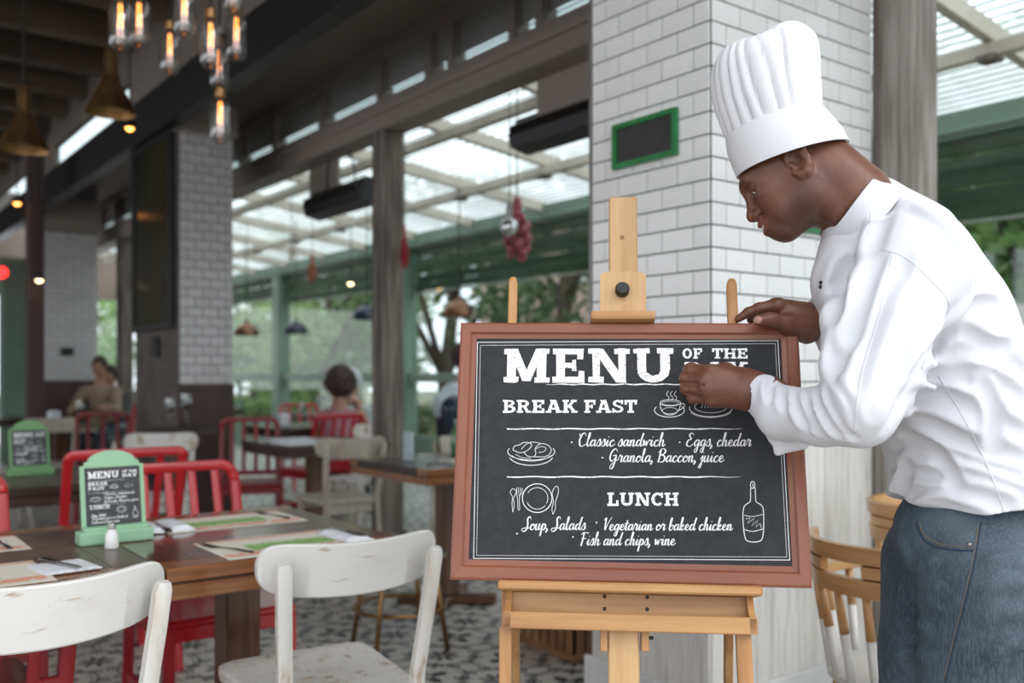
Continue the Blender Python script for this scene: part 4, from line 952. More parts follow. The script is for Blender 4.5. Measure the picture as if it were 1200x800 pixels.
# inner edge of the frame measured on the photograph
iTL, iTR, iBR, iBL = [onB(*q, .0) for q in ((556,397),(915.5,395),(929.5,660),(551,658))]
xL, xR = (iTL.x+iBL.x)/2, (iTR.x+iBR.x)/2; zT_, zB = (iTL.z+iTR.z)/2, (iBL.z+iBR.z)/2
def rail(poly, name, m):    # moulded frame member: bevelled towards the panel
    n = 4; o, i_ = poly[:2], poly[2:]      # outer pair, inner pair
    a, b = o; d, c = i_[1], i_[0]
    def L(p, q, t): return (p[0]+(q[0]-p[0])*t, p[1]+(q[1]-p[1])*t)
    rows = [(a, b, .022), (a, b, .002), (L(a,d,.12), L(b,c,.12), 0), (L(a,d,.62), L(b,c,.62), .000), (L(a,d,.74), L(b,c,.74), .004), (L(a,d,1), L(b,c,1), .0055), (L(a,d,1), L(b,c,1), .022)]
    vs = [];  
    for p, q, y in rows: vs += [(p[0], y, p[1]), (q[0], y, q[1])]
    k = len(rows); fs = [(2*j, 2*j+1, 2*j+3, 2*j+2) for j in range(k-1)]+[(2*k-2, 2*k-1, 1, 0), tuple(2*j for j in range(k)), tuple(2*j+1 for j in range(k))[::-1]]
    MB().add(vs, fs).build(name, m, bd)
g = .0003
rail([(-BW,BH),(BW,BH),(xR,zT_),(xL,zT_)], 'top_rail', m_frame)
rail([(-BW,-BH),(BW,-BH),(xR,zB),(xL,zB)], 'bottom_rail', m_frame)
rail([(-BW,-BH+g),(-BW,BH-g),(xL,zT_-g),(xL,zB+g)], 'side_rail', m_frame2)
rail([(BW,-BH+g),(BW,BH-g),(xR,zT_-g),(xR,zB+g)], 'side_rail', m_frame2)
MB().box(xL-.004, xR+.004, YS+.0006, YS+.009, zB-.004, zT_+.004).build('panel', m_board, bd)
lt = MB()
def fit(px0, px1, pyb, pyt, y=YS):
    o = onB(px0, pyb, y); ex = onB(px1, pyb, y)-o; ez = onB((px0+px1)/2, pyt, y)-onB((px0+px1)/2, pyb, y); return lambda u, v: o+ex*u+ez*v
m_chalk_thin = M('chalk_white_line', (.86,.86,.86), None, 9, rough=.8)
def word(s, px0, px1, pyb, pyt, j=.010):
    m = MB(); slab(m, s, fit(px0, px1, pyb, pyt), j); m.build('lettering', m_chalk, bd)
word('MENU', 588, 792, 448, 408.5, .014); word('OF', 799, 823, 420, 408); word('THE', 834, 877, 420, 408); word('DAY', 801, 877, 442, 424)
word('BREAK', 588.5, 677, 483.5, 468.5); word('FAST', 684, 747, 483.5, 468.5); word('LUNCH', 711, 796, 592.5, 577)
def line(s, px0, px1, pyb, xh=7.2, wd=.00115):
    m = MB(); script(m, s, fit(px0, px1, pyb, pyb-xh), wd); m.build('lettering', m_chalk_thin, bd)
line('Classic sandwich', 677, 779, 522.5); line('Eggs, chedar', 803, 880, 522.5); line('Granola, Baccon, juice', 713, 848, 541)
line('Soup, Salads', 612, 686, 620.5, 7); line('Vegetarian or baked chicken', 706, 858, 621, 6.8); line('Fish and chips, wine', 679, 791, 638.5, 7)
dm = MB()
for (u, v) in ((670,518),(796.5,518),(706,536),(606,625),(699,612),(671.5,629)):
    c = onB(u, v, YS-.0001); n = 10; dm.add([c+Vector((math.cos(6.283*k/n)*.0014, 0, math.sin(6.283*k/n)*.0014)) for k in range(n)], [tuple(range(n))])
dm.build('bullet_dots', m_chalk_thin, bd)
def stroke(mb, pts, w=.0009, y=YS, closed=False, var=0, smooth=True):
    q = [onB(a, b, y) for a, b in pts]
    if smooth and len(q) > 2:
        q2 = cr([(p.x, p.z) for p in q], 5); q = [Vector((a, y, b)) for a, b in q2]
    n = len(q); vs = []
    for i in range(n):
        t = q[min(i+1,n-1)]-q[max(i-1,0)]
        if closed and i in (0, n-1): t = q[1]-q[n-2]
        t = Vector((t.x, 0, t.z)).normalized(); nn = Vector((-t.z, 0, t.x)); k = w*(1+var*math.sin(i*1.7))/2
        vs += [q[i]+nn*k, q[i]-nn*k]
    mb.add(vs, [(2*i, 2*i+1, 2*i+3, 2*i+2) for i in range(n-1)])
def ell(cx, cy, rx, ry, a0=0, a1=360, n=26): return [(cx+rx*math.cos(math.radians(a0+(a1-a0)*k/n)), cy-ry*math.sin(math.radians(a0+(a1-a0)*k/n))) for k in range(n+1)]
rl = MB()
for (u0, u1, v) in ((640,800,450.2),(594,870,502.3),(594,868,558.6)):
    n = 46; pts = [onB(u0+(u1-u0)*k/n, v+.4*math.sin(k*.9), YS) for k in range(n+1)]; vs = []
    for k, p in enumerate(pts):
        h = .0011*(.75+.35*random.random())*(min(1, (n-k)/10+.2) if u1 > 860 else min(1, k/8+.2)); vs += [p+Vector((0,0,h)), p-Vector((0,0,h))]
    rl.add(vs, [(2*k, 2*k+1, 2*k+3, 2*k+2) for k in range(n)])
rl.build('chalk_line', m_chalk, bd)
br = MB(); cs = [(559.5,401),(911.5,399),(925.5,656),(555,654)]; 
for k in range(4): stroke(br, [cs[k], cs[(k+1) % 4]], .0011)
br.build('border_line', m_chalk_thin, bd)
br = MB(); cs = [(563,404.5),(908.5,402.5),(922,652.5),(558.5,650.5)]
for k in range(4):
    a, b = onB(*cs[k]), onB(*cs[(k+1) % 4]); n = int((b-a).length/.0035)
    for q in range(n):
        p0 = a+(b-a)*(q/n); p1 = a+(b-a)*((q+.5)/n); t = (b-a).normalized(); nn = Vector((-t.z,0,t.x))*.0006
        br.add([p0+nn, p0-nn, p1-nn, p1+nn], [(0,1,2,3)])
br.build('dotted_border', m_chalk_thin, bd, )
ic = MB(); W1 = .0012
stroke(ic, ell(784.5,480.5,17.5,8,150,395), W1, closed=False); stroke(ic, ell(785,481,9,3.6), .0008, closed=True)       # saucer and cup
stroke(ic, ell(785.5,471.8,12,3.6), W1, closed=True); stroke(ic, ell(785.5,472.3,9.6,2.3), .0007, closed=True)
stroke(ic, [(773.5,472),(774.5,479),(779,484.5),(785,486),(791,484.5),(796,479),(797.5,472)], W1); stroke(ic, [(797,474),(801,472.5),(801.5,477),(795,481)], W1)
for dx in (0,4.5,9): stroke(ic, [(782+dx,469),(784+dx,465.5),(781+dx,462),(783.5+dx,458)], .0009)
ic.build('cup_drawing', m_chalk_thin, bd)
ic = MB(); stroke(ic, ell(833,478,25,10,170,372), W1); stroke(ic, ell(833,476.5,19,7,0,360), .0009, closed=True); stroke(ic, ell(833,480,25,9,200,340), .0009)
for k in range(7): stroke(ic, [(822+k*3.5,478),(824+k*3.5,472)], .0007)
ic.build('plate_drawing', m_chalk_thin, bd)
ic = MB(); stroke(ic, ell(622.5,529,27.5,10,158,382), W1); stroke(ic, ell(622.5,533,26,12,195,345), W1); stroke(ic, ell(622.5,530,24,10,200,340), .0008)
stroke(ic, [(601,527),(603,522.5),(609,521),(613,518.5),(620,518.5),(623,521.5),(620,526),(614,529.5),(608,530),(601,527)], .001, closed=True)
stroke(ic, [(614,529.5),(618,534),(625,535),(628,531),(627,526),(631,521),(636,519.5),(643,522),(646,527),(644,532),(638,535),(630,535),(625,535)], .001)
stroke(ic, [(611,526),(616,521),(622,518),(630,518.5),(634,520)], .0009); stroke(ic, [(628,526),(634,523),(640,525),(637,529),(631,530)], .0008); stroke(ic, [(604,532),(612,536),(622,537)], .0007)
ic.build('pastry_drawing', m_chalk_thin, bd)
ic = MB(); stroke(ic, ell(629.5,583.5,17.3,16.8), W1*1.1, closed=True); stroke(ic, ell(629.5,583.5,12.5,12.3,-30,150), .0009); stroke(ic, ell(629.5,584,12.5,12.3,200,320), .0009)
stroke(ic, [(601,600),(600,590),(600.5,582),(598,577),(600.5,572.5),(604.5,574.5),(604,579),(601.8,584),(602.5,592),(601,600)], .0008)
stroke(ic, [(607,596.5),(606.5,585),(605.5,578),(605.5,571)], .0008); stroke(ic, [(609.5,578),(608.5,585),(609,596.5),(607,596.5)], .0008); stroke(ic, [(607.6,570.5),(607.5,578)], .0007); stroke(ic, [(610,571),(609.6,578)], .0007); stroke(ic, [(612,571.5),(611.3,578),(608,580)], .0007)
stroke(ic, [(648,602.5),(646.8,596),(648.5,587),(647,578),(650,571),(653.5,570),(654.3,577),(651,588),(650.8,596),(648,602.5)], .0009)
ic.build('cutlery_drawing', m_chalk_thin, bd)
ic = MB(); bt_ = [(879.5,571.5),(879.5,584),(878.5,588),(873.5,591.5),(871,597),(870.8,612),(873,629),(877,634),(888,634.5),(893.5,630),(895,613),(894.5,597),(892,591.5),(886.5,588),(885.5,583),(885,571)]
stroke(ic, bt_, W1*1.1); stroke(ic, ell(882,568,2.6,4.2), W1, closed=True); stroke(ic, [(882,566),(882.5,571)], .001)
stroke(ic, [(872,603.5),(882,605),(894,602.5)], .0009); stroke(ic, [(872,620),(882,622.5),(894,619.5)], .0011)
stroke(ic, [(874,608),(879,606),(876,613),(884,607),(881,616),(888,609),(886,617.5),(891,613),(892,618)], .001, smooth=False)
ic.build('bottle_drawing', m_chalk_thin, bd)

# ------------------------------------------------------------------ easel (same lean as the board)
m_pine = M('golden_pine', (.50,.265,.10), (.35,.155,.05), 7, (4,4,.35), .3, .72, rough=.42, bump=.06, wear=(8,(2,2,5),.72), wearc=(.26,.16,.09))
m_pineh = M('golden_pine_crosswise', (.50,.27,.105), (.34,.155,.052), 7, (.35,4,4), .3, .72, rough=.42, bump=.06, wear=(8,(5,2,2),.70), wearc=(.22,.14,.09))
m_pinel = M('pale_pine', (.58,.36,.175), (.45,.25,.10), 7, (4,4,.3), .3, .7, rough=.45, wear=(14,(6,2,1),.78), wearc=(.3,.2,.1))
es = thing('easel', 'golden pine easel with mast, clamp block and tray carrying the menu board', 'easel'); es.matrix_basis = BM
def px2(px, py, y): return onB(px, py, y)
def bar(name, px0, px1, py0, py1, y0, y1, m, c=.002, parent=es):
    a, b = px2(px0, py0, y0), px2(px1, py1, y0)
    return MB().cbox(min(a.x,b.x), max(a.x,b.x), y0, y1, min(a.z,b.z), max(a.z,b.z), c).build(name, m, parent)
def lb(u0, u1, v0, v1, name, y0, y1, m, c=.002): return bar(name, u0, u1, v0, v1, y0, y1, m, c)
MSX0, MSX1 = px2(713.5, 300, .03).x, px2(747, 300, .03).x
ztop = px2(730, 230, .03).z; floor_z = -1.062/math.cos(math.radians(15.2))
MB().cbox(MSX0, MSX1, .03, .052, -.30, ztop, .0025).build('mast', m_pinel, es)
zb_ = px2(730, 365, .0).z
a, b = px2(703, 365, .006), px2(757, 317, .006)
bl = MB(); w0, w1, z0, z1 = a.x, b.x, a.z, b.z
bl.prism([(w0,z0),(w1,z0),(w1,z1-.008),(w1-.003,z1-.003),(w1-.011,z1),(w0+.011,z1),(w0+.003,z1-.003),(w0,z1-.008)], .010, .030); blk = bl.build('clamp_block', m_pinel, es)
a, b = px2(692, 376, -.018), px2(768.5, 364, -.018)
MB().cbox(a.x, b.x, -.018, .030, BH+.001, BH+.017, .005, 2).build('clamp_ledge', m_pineh, es)
kc = px2(729.5, 337, -.008)
MB().lathe([(.0105,-.0),(.0125,.002),(.0125,.014),(.010,.018)], 24, m=Matrix.Translation((kc.x, .010, kc.z)) @ Rm(math.radians(90), 'X')).build('knob', m_black, blk, smooth='auto')
kn = MB(); kn.sphere((px2(729,278,.03).x, .0298, px2(729,278,.03).z), .0045, 10, sc_=(1,.15,1)); kn.build('wood_knot', m_crate, es)
# lower tray
a, b = px2(583, 692, -.035), px2(893, 680, -.035)
MB().cbox(a.x, b.x, -.040, .030, -BH-.0165, -BH-.001, .003).build('tray_ledge', m_pineh, es)
zl = -BH-.0165; a = px2(589, 738, -.035); b = px2(888, 738, -.035); z_lip0 = px2(600, 716, -.035).z; zbm = px2(740, 740, -.035).z
MB().cbox(a.x, b.x, -.038, -.030, zbm, z_lip0, .0015).build('tray_lip', m_pineh, es)
MB().cbox(a.x+.004, b.x-.004, -.004, .008, zbm, zl, .0015).build('tray_back', m_pineh, es)
MB().cbox(a.x+.004, b.x-.004, -.030, -.004, zbm, zbm+.007, .001).build('tray_floor', m_pineh, es)
for s, x in ((0, a.x+.002), (1, b.x-.012)):
    m = MB(); pl = [(-.038,zbm),(-.004,zbm),(-.004,zl),(-.014,zl),(-.022,zl-.018),(-.034,z_lip0+.002),(-.038,z_lip0)]
    m.add([(x, y, z) for y, z in pl]+[(x+.010, y, z) for y, z in pl], [tuple(range(7))[::-1], tuple(range(7,14))]+[(i, (i+1) % 7, 7+(i+1) % 7, 7+i) for i in range(7)]); m.build('tray_end', m_pineh, es)
sc_b = [k_ for k_ in ((708.5,698.5),(758.5,699.5),(708.5,713),(758.5,713.5))]
for u, v in sc_b:
    c = px2(u, v, -.005); MB().lathe([(.0032,0),(.0030,.0015),(.001,.0018)], 12, m=Matrix.Translation((c.x, -.0035, c.z)) @ Rm(math.radians(90), 'X')).build('screw', m_black, es, smooth=True)
# mast below the tray, side cheeks, legs down to the floor
c0, c1_ = px2(712.5, 770, -.005), px2(749, 770, -.005)
MB().cbox(c0.x, c1_.x, -.012, .012, floor_z*.86, zbm+.01, .0025).build('lower_mast', m_pinel, es)
k0, k1 = px2(703, 763, .0), px2(711.5, 763, .0); MB().cbox(k0.x, k1.x, -.016, .016, k0.z, zbm+.01, .0015).build('mast_cheek', m_pine, es)
k0, k1 = px2(751, 763, .0), px2(760, 763, .0); MB().cbox(k0.x, k1.x, -.016, .016, k0.z, zbm+.01, .0015).build('mast_cheek', m_pine, es)
MB().tube([(k1.x-.001, 0, px2(757,747,0).z),(k1.x+.008,0,px2(757,747,0).z)], .003, 8).build('bolt', m_black, es)
def leg(u0, v0, u1, v1, y, wd, dp, name, m=m_pine, zfl=None, roundtop=True):
    p, q = px2(u0, v0, y), px2(u1, v1, y); d = (q-p).normalized(); zf = floor_z; e = p+d*((zf-p.z)/d.z) if zfl is None else q
    pts = [p, p+d*.004, p+d*.012]+[p+(e-p)*t for t in (.2,.5,.8,1)]
    MB().tube(pts, [.45,.8,1,1,1,1,1] if roundtop else 1, 8, flat=(wd, dp), up=(0,1,0)).build(name, m, es, smooth='auto')
leg(601.5, 325, 592.5, 760, .030, .016, .014, 'upright'); leg(857, 327, 872, 760, .030, .018, .014, 'upright')
leg(592.5, 735, 592, 800, -.014, .020, .016, 'front_leg', roundtop=False); leg(870.5, 735, 873.5, 800, -.014, .024, .016, 'front_leg', roundtop=False)
# rear legs splay backwards from behind the tray
for (u, v, u2, v2) in ((603, 700, 612, 800), (854, 700, 851, 800)):
    p = px2(u, v, .036); q = cw(0, 0); 
    wp = BM @ p; k = (u2-600)/F; bb = 1.98; wq = cw(k*bb, bb, 0.0)
    pts = [Bi @ (wp+(wq-wp)*t) for t in (0,.3,.6,1)]
    MB().tube(pts, 1, 8, flat=(.014,.022), up=(0,1,0)).build('rear_leg', m_pine, es, smooth='auto')
# ------------------------------------------------------------------ outdoors
m_grass = M('garden_ground', (.12,.14,.06), (.20,.18,.12), 2, rough=.9)
struct('ground_outside', MB().box(6.3, 60, -40, 60, -.15, -.05), m_grass)
struct('ground_front', MB().box(-40, 6.3, -40, -1.5, -.15, -.05), M('pale_paving', (.5,.48,.45), None, 3, rough=.8))
m_bark = M('tree_bark', (.12,.085,.06), (.07,.05,.04), 9, (4,4,.5), rough=.9, bump=.5)
def leafm(n, c1, c2):
    m, nt, bs = mat0(n); bs.inputs['Roughness'].default_value = .55
    nz = noise(nt, coords(nt), 1.6, 3); c = mixc(nt, nz.sst(.35,.65), c1, c2)
    tl = nt.nodes.new('ShaderNodeBsdfTranslucent'); mx = nt.nodes.new('ShaderNodeMixShader'); mx.inputs[0].default_value = .4
    nt.links.new(c, bs.inputs['Base Color']); nt.links.new(c, tl.inputs[0]); out = nt.nodes['Material Output']
    nt.links.new(bs.outputs[0], mx.inputs[1]); nt.links.new(tl.outputs[0], mx.inputs[2]); nt.links.new(mx.outputs[0], out.inputs[0]); return m
m_lf1 = leafm('fresh_leaves', (.26,.40,.14), (.13,.24,.08)); m_lf2 = leafm('dark_leaves', (.085,.14,.05), (.16,.23,.09)); m_lf3 = leafm('grey_green_leaves', (.22,.33,.21), (.36,.47,.30))
def leaves(n, blobs, size, seed):
    rg = np.random.RandomState(seed); vs = []; 
    w = np.array([b[3]*b[4]*b[5] for b in blobs]); w = w/w.sum(); idx = rg.choice(len(blobs), n, p=w); B = np.array(blobs)[idx]
    d = rg.normal(size=(n,3)); d /= np.linalg.norm(d, axis=1)[:,None]; r = rg.uniform(.35,1,size=(n,1))**.5
    c = B[:,:3]+d*r*B[:,3:6]; u = rg.normal(size=(n,3)); u /= np.linalg.norm(u,axis=1)[:,None]; v = np.cross(u, rg.normal(size=(n,3))); v /= np.linalg.norm(v,axis=1)[:,None]
    s = size*rg.uniform(.6,1.3,size=(n,1)); q = np.stack([c-u*s, c+v*s*.45, c+u*s, c-v*s*.45], 1).reshape(-1,3)
    me = bpy.data.meshes.new('foliage'); me.from_pydata(q.tolist(), [], np.arange(4*n).reshape(-1,4).tolist()); return me
def tree(label, x, y, h, cr_, trunk, m, n, seed, size=.16, low=.45):
    t = thing('garden_tree', label, 'tree', (x, y, -.05)); rg = random.Random(seed)
    pts = [(0,0,0),(rg.uniform(-.1,.1),.05,h*.25),(rg.uniform(-.3,.3),rg.uniform(-.2,.2),h*.5),(rg.uniform(-.4,.4),.2,h*.75)]
    MB().tube(pts, [trunk,trunk*.85,trunk*.6,trunk*.25], 10).build('trunk', m_bark, t, smooth=True)
    for k in range(5):
        a = k*1.3+seed; b0 = Vector(pts[1+k % 2]); e = Vector((math.cos(a)*cr_*.6, math.sin(a)*cr_*.6, h*(.62+.06*k)))
        MB().tube([b0, (b0+e)/2+Vector((0,0,.15)), e], [trunk*.45,trunk*.3,trunk*.12], 8).build('branch', m_bark, t, smooth=True)
    bl = [(rg.uniform(-.6,.6)*cr_, rg.uniform(-.6,.6)*cr_, h*rg.uniform(low,1), cr_*rg.uniform(.35,.55), cr_*rg.uniform(.35,.55), cr_*rg.uniform(.25,.45)) for _ in range(9)]
    me = leaves(n, bl, size, seed); me.materials.append(m); link('foliage', me, t, kind='stuff')
def at(px, X): p = onX(px, 400, X); return p.x, p.y
for (px, X, h, c, tk, m, n, sd_, sz, low, lb) in (
    (527, 8.2, 4.6, 2.0, .15, m_lf2, 2600, 3, .09, .42, 'dark tree with crooked trunk right of the near timber post'),
    (380, 11, 5.5, 2.8, .2, m_lf1, 5500, 5, .13, .2, 'leafy bright tree in the window left of the timber post'),
    (420, 14, 6, 3.2, .22, m_lf3, 6000, 8, .15, .12, 'grey green tree filling the window behind the seated woman'),
    (300, 11.5, 5, 2.4, .18, m_lf1, 4500, 11, .12, .25, 'leafy tree behind the middle pillar edge'),
    (220, 12, 6, 3.4, .2, m_lf3, 4500, 12, .14, .2, 'grey green tree hidden behind the middle pillar'),
    (120, 13, 5.5, 2.6, .2, m_lf1, 4500, 13, .14, .2, 'far tree in the opening between the two distant pillars'),
    (660, 9.5, 4.8, 1.6, .14, m_lf2, 3000, 14, .09, .40, 'dark tree just left of the white pillar'),
    (1130, 9.5, 4.3, 1.7, .15, m_lf1, 4500, 15, .10, .52, 'tree outside, right of the grey post beside the man'),
    (1260, 9.0, 4.3, 1.8, .15, m_lf1, 3800, 16, .10, .5, 'tree outside at the right edge of the picture')):
    x, y = at(px, X); tree(lb, x, y, h, c, tk, m, n, sd_, sz, low)
hd = [( -2.4,'at the right end of the garden'),(1.5,'below the window near the man'),(5.2,'behind the board'),(9.0,'right of the timber post'),(12.8,'left of the timber post'),(16.6,'behind the middle pillar')]
for k, (y, l) in enumerate(hd):
    t = thing('hedge', 'low green planting outside the window wall, ' + l, 'hedge', (7.0, y, -.05))
    MB().cbox(-.3,.3,-1.6,1.6,0,.35,.02).build('planter', m_oldwood, t)
    bl = [(random.uniform(-.1,.1), -1.4+q*.4, .55, .3, .35, .28) for q in range(8)]; me = leaves(2200, bl, .06, 40+k); me.materials.append(m_lf1 if k % 2 else m_lf2); link('foliage', me, t, kind='stuff')
# buildings across the garden
def house(label, x, y, L, H, mw, lb_w, rz_=0):
    t = thing('building', label, 'building', (x, y, 0), rz_)
    MB().box(0, 6, -L/2, L/2, 0, H).build('wall', mw, t); MB().cbox(-.3, 6.3, -L/2-.3, L/2+.3, H, H+.3, .03).build('roof', m_oldwood, t)
    nf = int(L/3)
    for f_ in range(2):
        for q in range(nf):
            yy = -L/2+1.5+q*3; w = MB().cbox(-.06, .0, yy-.65, yy+.65, 1.0+f_*3, 2.7+f_*3, .02).build('window', m_base, t)
            MB().box(-.08, -.061, yy-.5, yy+.5, 1.12+f_*3, 2.58+f_*3).build('pane', m_dglass, w)
m_pink = M('pale_pink_render', (.60,.42,.36), (.55,.37,.32), 2, rough=.8); m_pale = M('pale_grey_render', (.5,.46,.43), None, 2, rough=.8)
house('pale pink rendered house beyond the garden trees, left of the white pillar', 19, 20.5, 13, 6.5, m_pink, 0)
house('pale grey house beyond the garden at the right edge', 22, 4, 14, 3.2, m_pale, 0)
gw = thing('garden_wall', 'peach garden wall seen right of the man at shoulder height', 'wall', (13, 2, -.05)); MB().box(0, .25, -8, 4, 0, 1.25).build('wall', m_pink, gw); MB().cbox(-.05,.30,-8,4,1.25,1.33,.01).build('coping', m_pale, gw)
# ------------------------------------------------------------------ signed distance modelling (for continuous bodies and cloth)
class Field:
    def __init__(s, lo, hi, h):
        s.lo = np.array(lo, float); s.h = h; s.n = np.ceil((np.array(hi)-s.lo)/h).astype(int)+1
        s.A = np.full(s.n, 1.0, np.float32); s.ax = [s.lo[i]+h*np.arange(s.n[i]) for i in range(3)]
    def sub_(s, lo, hi, pad):
        i0 = np.clip(np.floor((np.array(lo)-pad-s.lo)/s.h).astype(int), 0, s.n); i1 = np.clip(np.ceil((np.array(hi)+pad-s.lo)/s.h).astype(int)+1, 0, s.n)
        if (i1 <= i0).any(): return None
        g = np.meshgrid(*[s.ax[k][i0[k]:i1[k]] for k in range(3)], indexing='ij', sparse=True)
        return tuple(slice(i0[k], i1[k]) for k in range(3)), g
    def put(s, r, d, k, neg=False):
        a = s.A[r]
        if neg: d = -d; h = np.maximum(k-np.abs(a-d), 0)/max(k, 1e-6); s.A[r] = np.maximum(a, d)+h*h*k*.25
        else: h = np.maximum(k-np.abs(a-d), 0)/max(k, 1e-6); s.A[r] = np.minimum(a, d)-h*h*k*.25
    def cone(s, p, q, r0, r1, k=.01, neg=False):
        p = np.array(p, float); q = np.array(q, float); R = max(r0, r1)
        o = s.sub_(np.minimum(p, q)-R, np.maximum(p, q)+R, k+3*s.h)
        if o is None: return
        r, g = o; d = q-p; L2 = (d*d).sum()+1e-12
        t = np.clip(((g[0]-p[0])*d[0]+(g[1]-p[1])*d[1]+(g[2]-p[2])*d[2])/L2, 0, 1)
        D = np.sqrt((g[0]-p[0]-t*d[0])**2+(g[1]-p[1]-t*d[1])**2+(g[2]-p[2]-t*d[2])**2)-(r0+(r1-r0)*t)
        s.put(r, D.astype(np.float32), k, neg)
    def chain(s, pts, rad, k=.01, neg=False):
        for i in range(len(pts)-1): s.cone(pts[i], pts[i+1], rad[i], rad[i+1], k, neg)
    def ell(s, c, rr, k=.01, R=None, neg=False):
        c = np.array(c, float); rr = np.array(rr, float); m = rr.max(); o = s.sub_(c-m, c+m, k+3*s.h)
        if o is None: return
        r, g = o; x = [g[i]-c[i] for i in range(3)]
        if R is not None:
            R = np.array(R); x = [x[0]*R[0,i]+x[1]*R[1,i]+x[2]*R[2,i] for i in range(3)]     # columns of R are the ellipsoid's axes
        k0 = np.sqrt((x[0]/rr[0])**2+(x[1]/rr[1])**2+(x[2]/rr[2])**2); k1 = np.sqrt((x[0]/rr[0]**2)**2+(x[1]/rr[1]**2)**2+(x[2]/rr[2]**2)**2)
        s.put(r, (k0*(k0-1)/np.maximum(k1, 1e-6)).astype(np.float32), k, neg)
    def plane(s, p, n, k=.004):               # cut away what lies on the n side
        g = np.meshgrid(*s.ax, indexing='ij', sparse=True); D = (g[0]-p[0])*n[0]+(g[1]-p[1])*n[1]+(g[2]-p[2])*n[2]
        s.A = np.maximum(s.A, D.astype(np.float32))
    def net(s):
        A = s.A; h = s.h; ins = A < 0
        c = np.zeros(np.array(A.shape)-1, np.int8)
        for i in (0,1):
            for j in (0,1):
                for k in (0,1): c += ins[i:i+c.shape[0], j:j+c.shape[1], k:k+c.shape[2]]
        act = (c > 0) & (c < 8); I = np.argwhere(act); idx = np.full(act.shape, -1, np.int32); idx[act] = np.arange(len(I))
        acc = np.zeros((len(I), 3)); cnt = np.zeros(len(I)); cor = [(i,j,k) for i in (0,1) for j in (0,1) for k in (0,1)]
        val = {q: A[I[:,0]+q[0], I[:,1]+q[1], I[:,2]+q[2]] for q in cor}
        for a in range(3):
            for q in cor:
                if q[a]: continue
                q2 = tuple(q[i]+(i == a) for i in range(3)); va, vb = val[q], val[q2]; m = (va < 0) != (vb < 0)
                t = np.where(m, va/np.where(m, va-vb, 1), 0); p = np.zeros((len(I), 3)); p += q; p[:,a] += t
                acc += p*m[:,None]; cnt += m
        V = s.lo+(I+acc/np.maximum(cnt,1)[:,None])*h; Q = []
        for a in range(3):
            b, c_ = (a+1) % 3, (a+2) % 3; sl0 = [slice(None)]*3; sl1 = [slice(None)]*3; sl0[a] = slice(0,-1); sl1[a] = slice(1,None)
            u = ins[tuple(sl0)]; v = ins[tuple(sl1)]; E = np.argwhere(u != v); E = E[(E[:,b] > 0) & (E[:,c_] > 0) & (E[:,b] < A.shape[b]-1) & (E[:,c_] < A.shape[c_]-1)]
            if not len(E): continue
            f = u[E[:,0],E[:,1],E[:,2]]; o = []
            for db, dc in ((1,1),(0,1),(0,0),(1,0)):
                X = E.copy(); X[:,b] -= db; X[:,c_] -= dc; o.append(idx[X[:,0],X[:,1],X[:,2]])
            o = np.stack(o, 1); o[~f] = o[~f][:, ::-1]; Q.append(o)
        return V, np.concatenate(Q)
def merge(parts):
    V = []; Q = []; n = 0
    for v, q in parts: V.append(v); Q.append(q+n); n += len(v)
    return np.concatenate(V), np.concatenate(Q)
def npmesh(name, V, Q, mat, base=(0,0,0), attrs=None):
    me = bpy.data.meshes.new(name); V = V-np.array(base); me.vertices.add(len(V)); me.vertices.foreach_set('co', V.astype(np.float32).ravel())
    me.loops.add(len(Q)*4); me.loops.foreach_set('vertex_index', Q.astype(np.int32).ravel()); me.polygons.add(len(Q))
    me.polygons.foreach_set('loop_start', np.arange(0, len(Q)*4, 4, dtype=np.int32)); me.update(calc_edges=True); me.validate()
    me.polygons.foreach_set('use_smooth', [True]*len(me.polygons))
    for k, a in (attrs or {}).items():
        at_ = me.attributes.new(k, 'FLOAT', 'POINT'); at_.data.foreach_set('value', a.astype(np.float32))
    me.materials.append(mat); return me
def smooth_v(V, Q, it=1, lam=.5):
    for _ in range(it):
        S = np.zeros_like(V); c = np.zeros(len(V))
        for i in range(4):
            for j in (1, 3): np.add.at(S, Q[:,i], V[Q[:,(i+j) % 4]]); np.add.at(c, Q[:,i], 1)
        V = V+lam*(S/np.maximum(c,1)[:,None]-V)
    return V

# ------------------------------------------------------------------ the man in white
def K(px, py, b): return np.array(((px-600)/F*b, b, EYE+(438-py)/F*b))
CB = np.array((K(1125,700,1.60)[0], 1.60, 0))        # ground point under him, camera-aligned axes
chef = thing('person', 'man in white jacket, tall white cook hat and blue jeans bending over the menu board', 'person', tuple(cw(CB[0], CB[1])), -TH)
m_skin, nt, bs = mat0('brown_skin')
def attr(nt, n): a = nt.nodes.new('ShaderNodeAttribute'); a.attribute_name = n; return E_(nt, a.outputs['Fac'])
nz = noise(nt, coords(nt), 35, 4); c_ = mixc(nt, nz.sst(.3,.7), (.165,.066,.036), (.125,.046,.025))
c_ = mixc(nt, attr(nt,'stubble')*.42, c_, (.04,.024,.020)); c_ = mixc(nt, attr(nt,'lips')*.6, c_, (.26,.09,.075)); c_ = mixc(nt, attr(nt,'hair')*.9, c_, (.028,.018,.014)); c_ = mixc(nt, attr(nt,'nail'), c_, (.42,.22,.17))
nt.links.new(c_, bs.inputs['Base Color']); bs.inputs['Roughness'].default_value = .42; bs.inputs['Subsurface Weight'].default_value = .06; bs.inputs['Subsurface Radius'].default_value = (.01,.004,.002)
bp = nt.nodes.new('ShaderNodeBump'); bp.inputs['Strength'].default_value = .12; bp.inputs['Distance'].default_value = .002; nt.links.new(noise(nt, coords(nt), 260, 3).s, bp.inputs['Height']); nt.links.new(bp.outputs[0], bs.inputs['Normal'])
